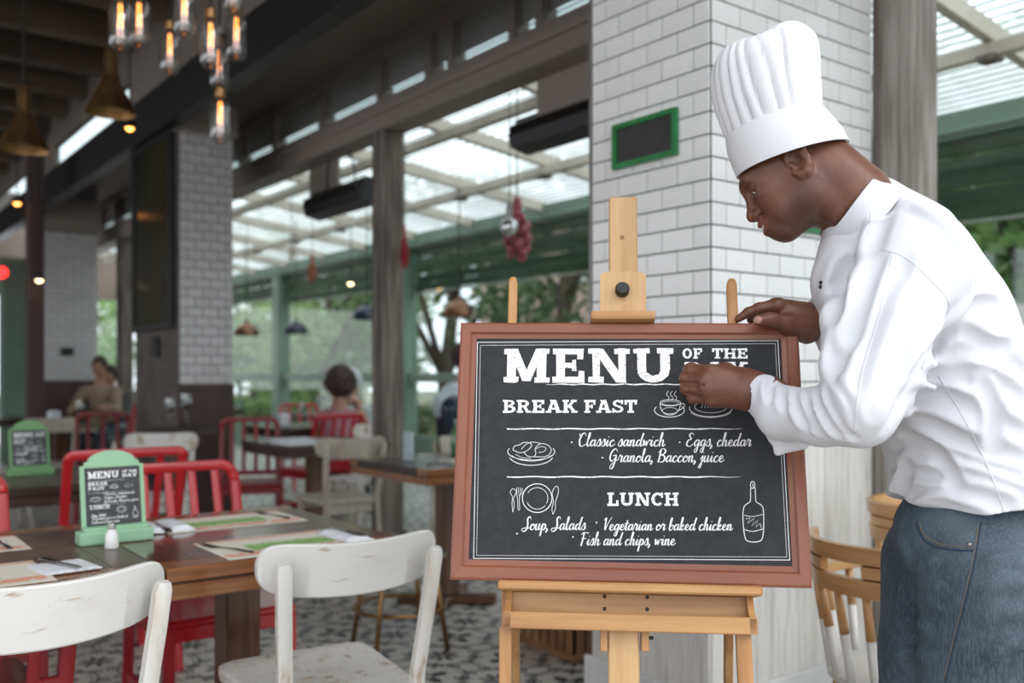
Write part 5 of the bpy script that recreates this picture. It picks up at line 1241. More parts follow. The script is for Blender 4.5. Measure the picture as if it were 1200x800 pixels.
# head frame: columns forward, left, up in camera-aligned axes
pit, yaw, rol, HS = math.radians(31), math.radians(14), math.radians(6.5), .90
fw = np.array((-math.cos(pit)*math.cos(yaw), math.cos(pit)*math.sin(yaw), -math.sin(pit)))
lf = np.array((-math.sin(yaw), -math.cos(yaw), 0.0)); up = np.cross(fw, lf); lf = lf*math.cos(rol)+up*math.sin(rol); up = np.cross(fw, lf); HR = np.stack([fw, lf, up], 1)
HO = np.array((.4880,1.64,1.5456))
def Hd(x, y, z): return HO+HR@np.array((x, y, z))*HS
def headf(h=.0017):
    f = Field(HO-.19, HO+.19, h)
    E = lambda c, r, k=.02, neg=False: f.ell(Hd(*c), tuple(v*HS for v in r), k, HR, neg); Cn = lambda p, q, a, b, k=.012, neg=False: f.cone(Hd(*p), Hd(*q), a*HS, b*HS, k, neg)
    E((-.012,0,.022),(.084,.075,.072)); E((.040,0,.030),(.050,.062,.040),.03); E((.030,0,-.020),(.062,.058,.085),.03)
    for s in (-1, 1):
        Cn((-.008,s*.055,-.020),(.010,s*.050,-.066),.018,.018,.03); Cn((.010,s*.050,-.066),(.064,s*.018,-.087),.018,.015,.025)
        E((.058,s*.040,-.018),(.026,.022,.022),.022)                     # cheekbone
        E((.062,s*.034,-.048),(.020,.016,.022),.020)                     # smiling cheek
    E((.072,0,-.088),(.019,.021,.016),.018)
    Cn((.080,-.036,.028),(.086,-.010,.026),.010,.010,.016); Cn((.080,.036,.028),(.086,.010,.026),.010,.010,.016)
    for s in (-1, 1): E((.090,s*.031,.008),(.013,.017,.011),.012,True)
    for s in (-1, 1):
        E((.0745,s*.031,.0095),(.0130,.0150,.0110),.004); Cn((.084,s*.018,.0045),(.0815,s*.044,.006),.0022,.0018,.003); Cn((.085,s*.019,.013),(.081,s*.046,.012),.0026,.002,.003)
    Cn((.084,0,.016),(.102,0,-.022),.0080,.0115,.014); E((.1055,0,-.029),(.0125,.0125,.0108),.008)
    for s in (-1, 1): E((.094,s*.0150,-.033),(.012,.0085,.0092),.006); E((.0985,s*.0078,-.0430),(.005,.0035,.005),.003,True)
    E((.080,0,-.062),(.025,.031,.024),.014)
    for s in (-1, 1):
        Cn((.1025,0,-.0525),(.087,s*.026,-.0520),.0054,.0034,.005); Cn((.0995,0,-.0690),(.085,s*.023,-.0620),.0065,.0038,.005)
        Cn((.107,0,-.0612),(.083,s*.031,-.0535),.0046,.0020,.003,True)
        Cn((.094,s*.018,-.040),(.072,s*.040,-.058),.0022,.0016,.008,True)
    E((.083,0,-.0765),(.0125,.022,.012),.012)
    for s in (-1, 1):                                                     # ears
        y = s*.073; pts = [(-.000,y,-.020),(-.012,y+s*.002,-.030),(-.018,y+s*.006,-.014),(-.027,y+s*.012,.004),(-.028,y+s*.014,.020),(-.018,y+s*.013,.031),(-.004,y+s*.008,.030),(.004,y+s*.003,.018),(.003,y,.006)]
        ex = lambda an, k=1.0: (.004-.010+.0185*k*math.cos(math.radians(an))-.002, s*(.0755+(.5-.5*math.cos(math.radians(an)))*.013), .003+.033*k*math.sin(math.radians(an))+.006*k*math.cos(math.radians(an))*-1)
        pts = [ex(a_) for a_ in (-28,-62,-95,-125,-150,-180,-210,-240,-270,-300,-330,-352)]; f.chain([Hd(*p) for p in pts], [.0052,.0072,.0074,.0056,.0044,.0042,.0043,.0046,.0046,.0044,.0040,.0034], .003)
        cz, sz_ = math.cos(math.radians(24)), s*math.sin(math.radians(24)); R2 = HR@np.array([[cz, sz_*1, 0],[-sz_, cz, 0],[0,0,1]])
        f.ell(Hd(-.009, s*.0795, .002), (.0165*HS,.0048*HS,.031*HS), .004, R2)
        f.ell(Hd(-.004, s*.0850, -.002), (.0095*HS,.008*HS,.0135*HS), .003, R2, True)
        f.ell(Hd(-.013, s*.0890, .020), (.0060*HS,.005*HS,.0085*HS), .003, R2, True)
        f.chain([Hd(-.019, s*.0870, -.008), Hd(-.0195, s*.0885, .006), Hd(-.013, s*.0870, .014)], [.0028,.0030,.0022], .003)
        f.cone(Hd(.0065, s*.077, -.004), Hd(.004, s*.0775, -.011), .0040, .0036, .004)
    # neck
    f.cone(K(974,210,1.61), K(1008,248,1.62), .054, .056, .03); f.cone(K(966,222,1.62), K(992,250,1.63), .042, .042, .025)
    f.cone(Hd(-.045,0,-.015), K(1004,232,1.62), .050, .055, .03)
    f.cone(K(951,218,1.575), K(978,250,1.585), .010, .010, .025)
    return f
V, Q = headf().net(); V = smooth_v(V, Q, 1, .4)
hv = (V-HO)@HR/HS
sm = lambda a, b, x: np.clip((x-a)/(b-a), 0, 1)**2*(3-2*np.clip((x-a)/(b-a), 0, 1))
jaw = sm(-.030,-.062, hv[:,2]+.25*(hv[:,0]-.02))*sm(-.075,-.03, hv[:,0])*(1-sm(.06,.10,-hv[:,2]-hv[:,0]*1.0-.0)*.5)*sm(.02,-.0, np.abs(hv[:,1])*0+hv[:,2]+.045)
jaw = np.clip(jaw, 0, 1)*sm(-.125,-.098, hv[:,2])
lips = ((np.abs(hv[:,2]+.0610-.006*np.abs(hv[:,1]/.024)) < .0135) & (hv[:,0] > .087) & (np.abs(hv[:,1]) < .026)).astype(float)
hair = sm(.010,.028, hv[:,2]-.10*np.clip(-hv[:,0],-.05,.1)+np.clip(hv[:,0]-.03,0,1)*1.6*0-.018*(hv[:,0] < -.02))*sm(.072,.052, hv[:,0])*sm(.058,.05,np.abs(hv[:,1])*(hv[:,0] > -.035)*0)
hair = sm(.03,-.02,hv[:,0])*sm(-.02,.03,hv[:,2])*(np.abs(hv[:,1]) < .0785)
brow = ((np.abs(hv[:,2]-.031-.05*(np.abs(hv[:,1])-.03)*0) < .0038) & (hv[:,0] > .07) & (np.abs(hv[:,1]) > .012) & (np.abs(hv[:,1]) < .048))
hair = np.maximum(hair*.45, brow*.8)
parts = [(V, Q)]; at_h = dict(stubble=jaw*.9, lips=lips, hair=hair, nail=np.zeros(len(V)))

# hands -----------------------------------------------------------
def hand_near():
    f = Field(K(792,500,1.50)-np.array((0,.03,.02)), K(1030,400,1.68)+np.array((.0,.0,.03)), .0016)
    W = K(886,459,1.548); L = []
    kn = [K(832,436,1.563), K(827,445,1.551), K(829,456,1.549), K(835,467,1.556)]       # knuckles, index to little
    pip = [K(810,432.5,1.588), K(804,443.5,1.578), K(804.5,455,1.577), K(812,466,1.580)]
    dip = [K(806,434,1.603), K(803,445.5,1.600), K(805.5,457,1.599), K(813,467,1.598)]
    tip = [K(815,438,1.611), K(813,448,1.610), K(817,458.5,1.610), K(823,467,1.609)]
    rr = [.0105,.0108,.0102,.0090]
    for k in range(4):
        f.cone(W+(kn[k]-W)*.12, kn[k], .020, .0125, .018)
    f.ell(K(858,452,1.563), (.045,.016,.031), .02)
    for k in range(4):
        f.chain([kn[k], pip[k], dip[k], tip[k]], [rr[k]*1.12, rr[k], rr[k]*.88, rr[k]*.78], .0035)
        f.ell(kn[k]+np.array((0,-.003,0)), (.0115,.010,.0105), .008); f.ell(pip[k], (rr[k]*1.04,)*3, .004)
    f.chain([K(872,448,1.572), K(850,436,1.590), K(829,437,1.606), K(816,441,1.613)], [.019,.0145,.0115,.009], .012)
    for k in range(3):                                  # clefts between the fingers
        a, b = (kn[k]+kn[k+1])/2, (pip[k]+pip[k+1])/2; f.chain([a+np.array((-.006,-.011,0)), b+np.array((-.008,-.006,0))], [.0014,.0026], .004, True)
    f.cone(W, K(905,463,1.53), .0265, .027, .025); f.chain([K(905,463,1.53), K(925,478,1.49), K(1006,484,1.37)], [.0265,.027,.036], .01)
    f.ell(K(880,446,1.545), (.010,.008,.008), .010)
    return f
V, Q = hand_near().net(); V = smooth_v(V, Q, 1, .4); z0 = np.zeros(len(V)); parts.append((V, Q))
for k in at_h: at_h[k] = np.concatenate([at_h[k], z0])
def hand_far():
    f = Field(K(858,410,1.58)-np.array((.0,.02,.0)), K(1010,345,1.90)+np.array((.0,.0,.02)), .0017)
    W = K(952,377,1.665)
    kn = [K(912,357.5,1.650), K(909,357,1.672), K(910,359,1.693), K(914,363,1.712)]
    for k in range(4): f.cone(W+(kn[k]-W)*.1, kn[k], .021, .0125, .016)
    f.ell(K(930,369,1.662), (.030,.026,.016), .02)
    f.chain([kn[0], K(890,361,1.655), K(877,366,1.660), K(865.5,373.2,1.664)], [.0115,.0098,.0088,.0066], .004)
    f.chain([kn[1], K(888,362,1.680), K(884,368,1.684), K(880,374.5,1.682)], [.0115,.0102,.0092,.0075], .004)
    f.chain([kn[2], K(890,364,1.700), K(893,372,1.706), K(896,379,1.700)], [.0112,.0098,.0088,.0075], .004)
    f.chain([kn[3], K(899,367,1.718), K(903,374,1.722), K(906,380,1.716)], [.0100,.0088,.008,.0068], .004)
    f.chain([K(944,384,1.642), K(921,379,1.628), K(903,374.5,1.618), K(889.5,375.5,1.612)], [.020,.0150,.0112,.0100], .010)
    f.cone(K(945,392,1.655), K(925,383,1.640), .015, .012, .02)
    f.ell(K(912,357,1.648), (.0118,.011,.0108), .006)
    for c in ((898,358.5),(902.5,357.5)): f.chain([K(c[0],c[1]-2.5,1.640), K(c[0]+.8,c[1]+5,1.638)], [.0009,.0009], .002, True)
    f.cone(W, K(965,380,1.68), .0255, .026, .02); f.cone(K(965,380,1.68), K(1015,398,1.80), .027, .035, .01)
    return f
V, Q = hand_far().net(); V = smooth_v(V, Q, 1, .4); z0 = np.zeros(len(V)); parts.append((V, Q))
nc = K(887.5,374.5,1.604); nail = (np.linalg.norm((V-nc)*np.array((1,.8,1.25)), axis=1) < .0082).astype(float)
for k in at_h: at_h[k] = np.concatenate([at_h[k], nail if k == 'nail' else z0])
# trunk, upper arms and legs beneath the clothes
def trunk():
    f = Field((.40,1.30,.03), (1.0,2.0,1.5), .009)
    f.chain([K(1010,262,1.62), K(1066,330,1.62), K(1105,440,1.62), K(1145,560,1.61), K(1165,640,1.61)], [.05,.085,.085,.075,.06], .05)
    f.cone(K(1068,310,1.48), K(1010,478,1.37), .045, .034, .02); f.cone(K(1060,320,1.77), (.72,1.87,1.15), .045, .034, .02); f.cone((.72,1.87,1.15), K(1015,398,1.80), .034, .032, .02)
    for b in (1.53,1.69): f.chain([(.80,b,.88),(.735,b,.48),(.74,b,.10)], [.06,.05,.035], .02); f.chain([(.74,b,.05),(.60,b-.01,.045)],[.035,.03],.02)
    return f
V, Q = trunk().net(); z0 = np.zeros(len(V)); parts.append((V, Q))
for k in at_h: at_h[k] = np.concatenate([at_h[k], z0])
V, Q = merge(parts); link('body', npmesh('body', V, Q, m_skin, CB, at_h), chef)
# eyes, teeth
m_eye = M('eye_white', (.55,.50,.46), None, 5, rough=.15); m_iris = M('dark_iris', (.02,.012,.01), None, 5, rough=.1)
for s in (-1, 1):
    e = MB(); c = Hd(.0755, s*.031, .0050)-CB; e.sphere(tuple(c), .0098, 14); eo = e.build('eye', m_eye, chef, smooth=True)
    c = Hd(.0828, s*.0305, .0010)-CB; MB().sphere(tuple(c), .0036, 10).build('iris', m_iris, eo, smooth=True)
tt = MB(); 
for k in range(7): a = (k-3)*.0052; tt.sphere(tuple(Hd(.1015-abs(a)*.42, a, -.0590+abs(a)*.14)-CB), .0038, 8, sc_=(1,1,1.1))
tt.build('teeth', M('tooth_white', (.75,.72,.66), None, 4, rough=.2), chef, smooth=True)

# hat ---------------------------------------------------------------
m_hat = M('white_cotton', (.73,.735,.765), (.70,.705,.735), 3, rough=.85, bump=.05, bscale=500)
hu = np.array((-.262,.05,.964)); hu /= np.linalg.norm(hu); hd_ = np.array((.965,-.0,.262)); hd_ -= hu*hd_.dot(hu); hd_ /= np.linalg.norm(hd_); hb = np.cross(hu, hd_)
HC = K(926,187,1.635)
def ring_mesh(rows, n, base=HC):
    vs = []
    for (ra, rb, z, oa, fn) in rows:
        for i in range(n):
            a = 2*math.pi*i/n; k, dz = fn(a) if fn else (1, 0); vs.append(tuple(base+hd_*(oa+ra*k*math.cos(a))+hb*(rb*k*math.sin(a))+hu*(z+dz)-CB))
    R_ = len(rows); return MB().add(vs, [(j*n+i, j*n+(i+1) % n, (j+1)*n+(i+1) % n, (j+1)*n+i) for j in range(R_-1) for i in range(n)])
hatm = ring_mesh([(.0935,.087,-.002,.003,None),(.0975,.091,-.002,.003,None),(.0970,.091,.020,0,None),(.0925,.088,.045,-.006,None),(.085,.083,.068,-.010,None),(.081,.078,.070,-.010,None),(.078,.076,.045,-.006,None)], 72)
hat = link('chef_hat', hatm.mesh('chef_hat', m_hat, 'auto'), chef)
rh = random.Random(3); ph = [rh.uniform(-.16,.16) for _ in range(60)]; am = [rh.uniform(.4,1.3) for _ in range(60)]
def pl(d, tw=0, wob=0):
    def fn(a):
        q = a*22/(2*math.pi)+tw*math.sin(a*2)+wob*math.sin(a*3+1); i = int(q) % 22; c = abs(math.sin(math.pi*(q+ph[i]*wob*2)))**.55
        return 1-d*am[i]*(1-c)+.012*wob*math.sin(a*5+2), .004*wob*math.sin(a*4)
    return fn
rows = [(.0845,.082,.066,-.010,pl(.05)),(.086,.084,.074,-.010,pl(.10)),(.0885,.088,.092,-.009,pl(.12,.05,.1)),(.0925,.092,.120,-.007,pl(.11,.1,.2)),(.0955,.096,.148,-.003,pl(.095,.12,.35)),(.0955,.097,.172,.001,pl(.08,.15,.5)),(.092,.094,.190,.005,pl(.07,.2,.7)),(.083,.086,.203,.008,pl(.06,.2,.9)),(.066,.070,.210,.011,pl(.05,.25,1)),(.042,.046,.211,.012,pl(.04,.2,1)),(.018,.02,.208,.012,None),(.0005,.0005,.207,.012,None)]
# refine the crown between the rows
def refine(rows, n=3):
    out = []
    for j in range(len(rows)-1):
        A_, B_ = rows[j], rows[j+1]
        for k in range(n):
            t = k/n; fa, fb = A_[4], B_[4]
            def fn(a, fa=fa, fb=fb, t=t):
                ka, za = fa(a) if fa else (1,0); kb, zb2 = fb(a) if fb else (1,0); return ka*(1-t)+kb*t, za*(1-t)+zb2*t
            out.append(tuple(A_[i]*(1-t)+B_[i]*t for i in range(4))+(fn,))
    out.append(rows[-1]); return out
link('crown', ring_mesh(refine(rows), 264).mesh('crown', m_hat, True), hat)

# jacket --------------------------------------------------------------
m_jack = M('white_jacket_cotton', (.70,.705,.74), (.665,.67,.705), 3, rough=.8, bump=.06, bscale=420)
def jacket():
    f = Field((.38,1.26,.93), (1.06,2.02,1.60), .0036)
    lean = math.radians(24); Rl = np.array([[math.cos(lean),0,math.sin(lean)],[0,1,0],[-math.sin(lean),0,math.cos(lean)]]).T   # columns: axes leaned forward
    Rl = np.stack([(math.cos(lean),0,math.sin(lean)),(0,1,0),(-math.sin(lean),0,math.cos(lean))],1)
    f.ell(K(1058,308,1.63), (.092,.165,.100), .03, Rl); f.cone(K(1030,243,1.63), K(1085,273,1.63), .050, .050, .03); f.chain([K(1003,288,1.62), K(994,330,1.63), K(1008,400,1.65)], [.052,.055,.06], .03); f.ell(K(1088,385,1.63), (.130,.165,.17), .04, Rl)
    f.ell(K(1116,470,1.62), (.133,.160,.16), .04, Rl); f.ell(K(1150,560,1.62), (.146,.168,.14), .04); f.ell(K(1156,613,1.62), (.156,.178,.10), .04)
    f.cone(K(1012,258,1.625), K(1050,300,1.625), .064, .080, .03)
    f.cone(K(1056,292,1.50), K(1062,292,1.75), .056, .056, .04)
    # near sleeve
    S_, E1, W1_ = K(1062,318,1.475), K(1009,476,1.37), K(905,462,1.525)
    f.cone(S_, E1, .083, .0545, .025); f.ell(K(1075,330,1.47), (.075,.06,.08), .03); f.cone(K(1030,380,1.43), K(1040,440,1.42), .070,.055,.03); f.cone(K(1006,385,1.44), K(997,436,1.41), .050,.040,.03)
    f.chain([K(1006,482,1.37), K(963,488,1.43), K(918,484,1.495), K(894,463,1.535), K(880,458,1.552)], [.053,.0435,.0415,.032,.0245], .012)
    fl_ = [K(896,478,1.530), K(907,512,1.520), K(911,530,1.517)]; f.chain(fl_, [.020,.009,.0035], .008); f.cone(K(911,531,1.517), K(938,516,1.500), .0035, .016, .010); f.cone(K(907,500,1.52), K(935,505,1.505), .013, .018, .012)
    # far sleeve
    f.cone(K(1050,310,1.76), (.72,1.87,1.17), .070, .062, .03); f.cone((.72,1.87,1.17), K(1000,380,1.76), .062, .052, .02); f.cone(K(1000,380,1.76), K(966,372,1.690), .050, .039, .012)
    f.cone(K(985,300,1.66), K(984,395,1.66), .034, .036, .03)
    V0, Q0 = f.net(); base = BVHTree.FromPolygons([tuple(v) for v in V0], [tuple(q) for q in Q0])
    def fold(pts, r=.011, h=.0035, k=.010):            # soft ridge (h>0) or furrow (h<0) laid along the cloth
        hit = []
        for px, py in cr(pts, 5):
            d = Vector(((px-600)/F, 1, (438-py)/F)).normalized(); loc, nrm, _, _ = base.ray_cast(Vector((0,0,EYE)), d)
            if loc is not None: hit.append((np.array(loc), np.array(nrm if nrm.dot(d) < 0 else -nrm)))
        n = len(hit)
        if n < 3: return
        c = []
        for i_, (l, q) in enumerate(hit):
            e = math.sin(math.pi*(i_+.3)/(n-.4))**.6
            c.append(l+q*(h*e-r-.002*(1-e)) if h > 0 else l+q*(r+h*e+.002*(1-e)))
        f.chain(c, [r]*n, k, h < 0)
    near = [[(962,455),(968,478),(985,505),(998,515)],[(950,453),(955,476),(970,502),(980,512)],[(938,452),(940,474),(950,498),(958,508)],[(926,450),(926,470),(933,490),(940,500)],[(912,447),(910,462),(914,480)],[(900,444),(896,456),(897,470)],[(968,440),(980,452),(994,474),(1000,500)],[(975,425),(990,440),(1004,462),(1010,485)]]
    for p_ in near:
        fold(p_, .0075, .0030, .007); fold([(a+6,b) for a, b in p_], .006, -.0028, .007)
    for p_ in ([(1085,300),(1062,360),(1035,430),(1015,485)],[(1046,305),(1028,360),(1012,415),(1000,450)],[(1105,362),(1085,405),(1055,450),(1035,490)],[(1000,320),(988,360),(975,405),(968,430)],[(1018,300),(1000,345),(985,400)],[(1066,340),(1045,400),(1025,460)],[(990,300),(976,330),(966,372)],[(1030,235),(1022,262),(1012,292)]):
        fold(p_, .018, .0035, .016); fold([(a+11,b+2) for a, b in p_], .014, -.0030, .014)
    for p_ in ([(1062,452),(1100,455),(1150,475),(1198,500)],[(1080,432),(1120,428),(1165,440),(1200,462)],[(1044,515),(1080,515),(1130,535),(1190,550)],[(1040,538),(1080,548),(1130,552),(1198,575)],[(1048,560),(1090,575),(1140,572),(1185,585)],[(1110,412),(1140,398),(1178,412),(1202,436)],[(1055,482),(1090,488),(1140,512),(1196,528)],
               [(1110,380),(1140,352),(1168,350)],[(1060,236),(1100,262),(1130,300)],[(1046,582),(1056,560),(1064,535)],[(1075,592),(1110,588),(1150,596)],[(1060,500),(1095,520),(1120,560)],[(1150,440),(1165,480),(1160,520)],[(1130,380),(1160,400),(1180,400)]):
        fold(p_, .012, .0042, .014); fold([(a+2,b+9) for a, b in p_], .011, -.0035, .012)
    fold([(1112,357),(1096,395),(1075,438),(1050,482),(1034,508)], .008, -.005, .006)
    f.plane((0,1.5,.972), (.02,0,-1)); 
    # neck opening
    f.cone(K(972,208,1.62), K(994,238,1.622), .056, .053, .004, True)
    f.ell(K(868,457,1.57), (.030,.026,.024), .003, None, True)
    return f
V, Q = jacket().net(); V = smooth_v(V, Q, 2, .5)
# hem a little wavy
hz = np.clip((1.03-V[:,2])/.06, 0, 1); V[:,2] += hz*(.010*np.sin(V[:,0]*42)+.006*np.sin(V[:,1]*55)); V[:,0] -= hz*.018*np.clip((.66-V[:,0])/.06, 0, 1)
jk = link('chef_jacket', npmesh('chef_jacket', V, Q, m_jack, CB), chef)
JT = BVHTree.FromPolygons([tuple(v) for v in V], [tuple(q) for q in Q])
def drape(tree, pts, off=.0006):
    out = []
    for px, py in pts:
        d = Vector(((px-600)/F, 1, (438-py)/F)).normalized(); loc, nrm, _, _ = tree.ray_cast(Vector((0,0,EYE)), d)
        if loc is not None: out.append(loc-d*off)
    return out
def densify(pts, n=8): return cr(pts, n)
def seam(name, tree, pts, r, m, parent, off=.0003):
    p = drape(tree, densify(pts), off)
    if len(p) > 3: MB().tube([tuple(np.array(q)-CB) for q in p], r, 6).build(name, m, parent, smooth=True)
for pts in ([(1034,292),(1062,302),(1090,328),(1112,357),(1098,392),(1080,432)],[(1046,300),(1030,370),(1012,430),(1004,476),(1001,508)],[(1100,440),(1135,500),(1165,565),(1178,605)],[(1018,215),(1020,240),(1018,272),(1000,300)],[(1046,596),(1075,600),(1120,606),(1170,609),(1198,610)]):
    seam('seam', JT, pts, .0011, m_jack, jk, .0002)
# collar
cu = np.array((-.755,.04,.656)); cu /= np.linalg.norm(cu); cd_ = np.array((.656,0,.755)); cd_ -= cu*cd_.dot(cu); cd_ /= np.linalg.norm(cd_); cb_ = np.cross(cu, cd_)
CC = K(999,245,1.62); vs = []; n = 56
lv = [(.071,.076,-.034),(.0700,.0735,-.012),(.0675,.073,.010),(.0668,.072,.0125),(.0640,.069,.0125),(.0630,.068,.006),(.065,.070,-.02)]
for ra, rb, z in lv:
    for i in range(n):
        a = 2*math.pi*i/n; back = math.cos(a); zz = z+(.004*back if z > 0 else -.004)+(.002*math.sin(3*a) if z > 0 else 0)
        vs.append(tuple(CC+cd_*(ra*math.cos(a))+cb_*(rb*math.sin(a))+cu*zz-CB))
L_ = len(lv); MB().add(vs, [(j*n+i, j*n+(i+1) % n, (j+1)*n+(i+1) % n, (j+1)*n+i) for j in range(L_-1) for i in range(n)]).build('collar', m_jack, jk, smooth=True)
p = drape(JT, [(961,333)]); 
for q, (u, v) in enumerate(((962,331),(961.5,336))):
    p = drape(JT, [(u, v)], .002)
    if p: MB().sphere(tuple(np.array(p[0])-CB), .0035, 8).build('button', m_black, jk, smooth=True)

# jeans and shoes -------------------------------------------------------
m_jean, nt, bs = mat0('blue_denim')
wv = noise(nt, coords(nt, (1,1,.15)), 420, 2); fd = noise(nt, coords(nt, (1,1,.7)), 5, 4, .6); c_ = mixc(nt, fd.sst(.35,.68), (.030,.048,.070), (.085,.118,.15)); c_ = mixc(nt, wv.sst(.4,.65)*.35, c_, (.15,.185,.22))
nt.links.new(c_, bs.inputs['Base Color']); bs.inputs['Roughness'].default_value = .85; bp = nt.nodes.new('ShaderNodeBump'); bp.inputs['Strength'].default_value = .35; bp.inputs['Distance'].default_value = .002
nt.links.new(wv.s, bp.inputs['Height']); nt.links.new(bp.outputs[0], bs.inputs['Normal'])
def jeans():
    f = Field((.50,1.36,.06), (1.02,1.92,1.02), .005)
    f.ell((.775,1.60,.93), (.122,.13,.10), .03); f.ell((.84,1.60,.90), (.150,.155,.16), .02); f.ell((.85,1.60,.83), (.13,.14,.11), .03)
    for b, s in ((1.525,-1),(1.69,1)):
        f.chain([(.773,b,.86),(.766,b,.70),(.735,b,.48),(.745,b,.28),(.760,b,.10)], [.108,.102,.083,.073,.070], .02)
    rg = random.Random(9)
    V0, Q0 = f.net(); base = BVHTree.FromPolygons([tuple(v) for v in V0], [tuple(q) for q in Q0])
    for p_ in ([(1050,690),(1075,683),(1105,690)],[(1048,712),(1070,702),(1098,704)],[(1048,660),(1070,664),(1100,655)],[(1050,735),(1072,730),(1090,738)],[(1150,690),(1175,680),(1198,684)],[(1155,660),(1180,655),(1200,660)],[(1148,730),(1170,716),(1195,716)],[(1160,770),(1180,755),(1199,752)],[(1048,770),(1065,764),(1085,770)],[(1054,632),(1064,650),(1062,672)]):
        hit = []
        for px, py in cr(p_, 5):
            d = Vector(((px-600)/F, 1, (438-py)/F)).normalized(); loc, nrm, _, _ = base.ray_cast(Vector((0,0,EYE)), d)
            if loc is not None: hit.append(np.array(loc)+np.array(nrm if nrm.dot(d) < 0 else -nrm)*(.0035-.010))
        if len(hit) > 3: f.chain(hit, [.006]+[.010]*(len(hit)-2)+[.006], .012)
    for z in (.13,.17,.22): f.chain([(.66,1.50,z),(.73,1.455,z-.015),(.80,1.50,z)], [.003,.007,.003], .016)
    f.plane((0,0,.085), (0,0,-1)); return f
V, Q = jeans().net(); V = smooth_v(V, Q, 2, .5); jn = link('jeans', npmesh('jeans', V, Q, m_jean, CB), chef)
T2 = BVHTree.FromPolygons([tuple(v) for v in V], [tuple(q) for q in Q]); m_stitch = M('dark_denim_seam', (.03,.05,.08), None, 30, rough=.9); m_thread = M('tan_thread', (.20,.15,.10), None, 30, rough=.8)
seam('side_seam', T2, [(1150,612),(1144,650),(1133,700),(1120,750),(1108,800)], .0014, m_stitch, jn); seam('stitching', T2, [(1077,612),(1084,627),(1098,636),(1118,640),(1140,641)], .0010, m_thread, jn)
seam('pocket_edge', T2, [(1074,612),(1081,630),(1096,640),(1118,644),(1141,645)], .0016, m_stitch, jn); seam('stitching', T2, [(1146,618),(1140,655),(1130,700),(1117,750),(1105,798)], .0007, m_thread, jn)
p = drape(T2, [(1136,638)], .001)
if p: MB().sphere(tuple(np.array(p[0])-CB), .0042, 10).build('rivet', m_steel, jn, smooth=True)
m_shoe = M('brown_leather', (.10,.05,.03), None, 5, rough=.4)
for b in (1.525,1.69):
    f = Field((.52,b-.08,-.02), (.86,b+.08,.16), .005); f.chain([(.785,b,.045),(.68,b,.045),(.60,b,.035)], [.042,.04,.034], .02); f.cone((.77,b,.05),(.765,b,.11),.042,.04,.02); f.plane((0,0,.012),(0,0,-1))
    V, Q = f.net(); so = link('shoe', npmesh('shoe', V, Q, m_shoe, CB), chef); MB().cbox(.56-CB[0],.83-CB[0],b-.042-CB[1],b+.042-CB[1],0,.014,.005).build('sole', m_black, so)

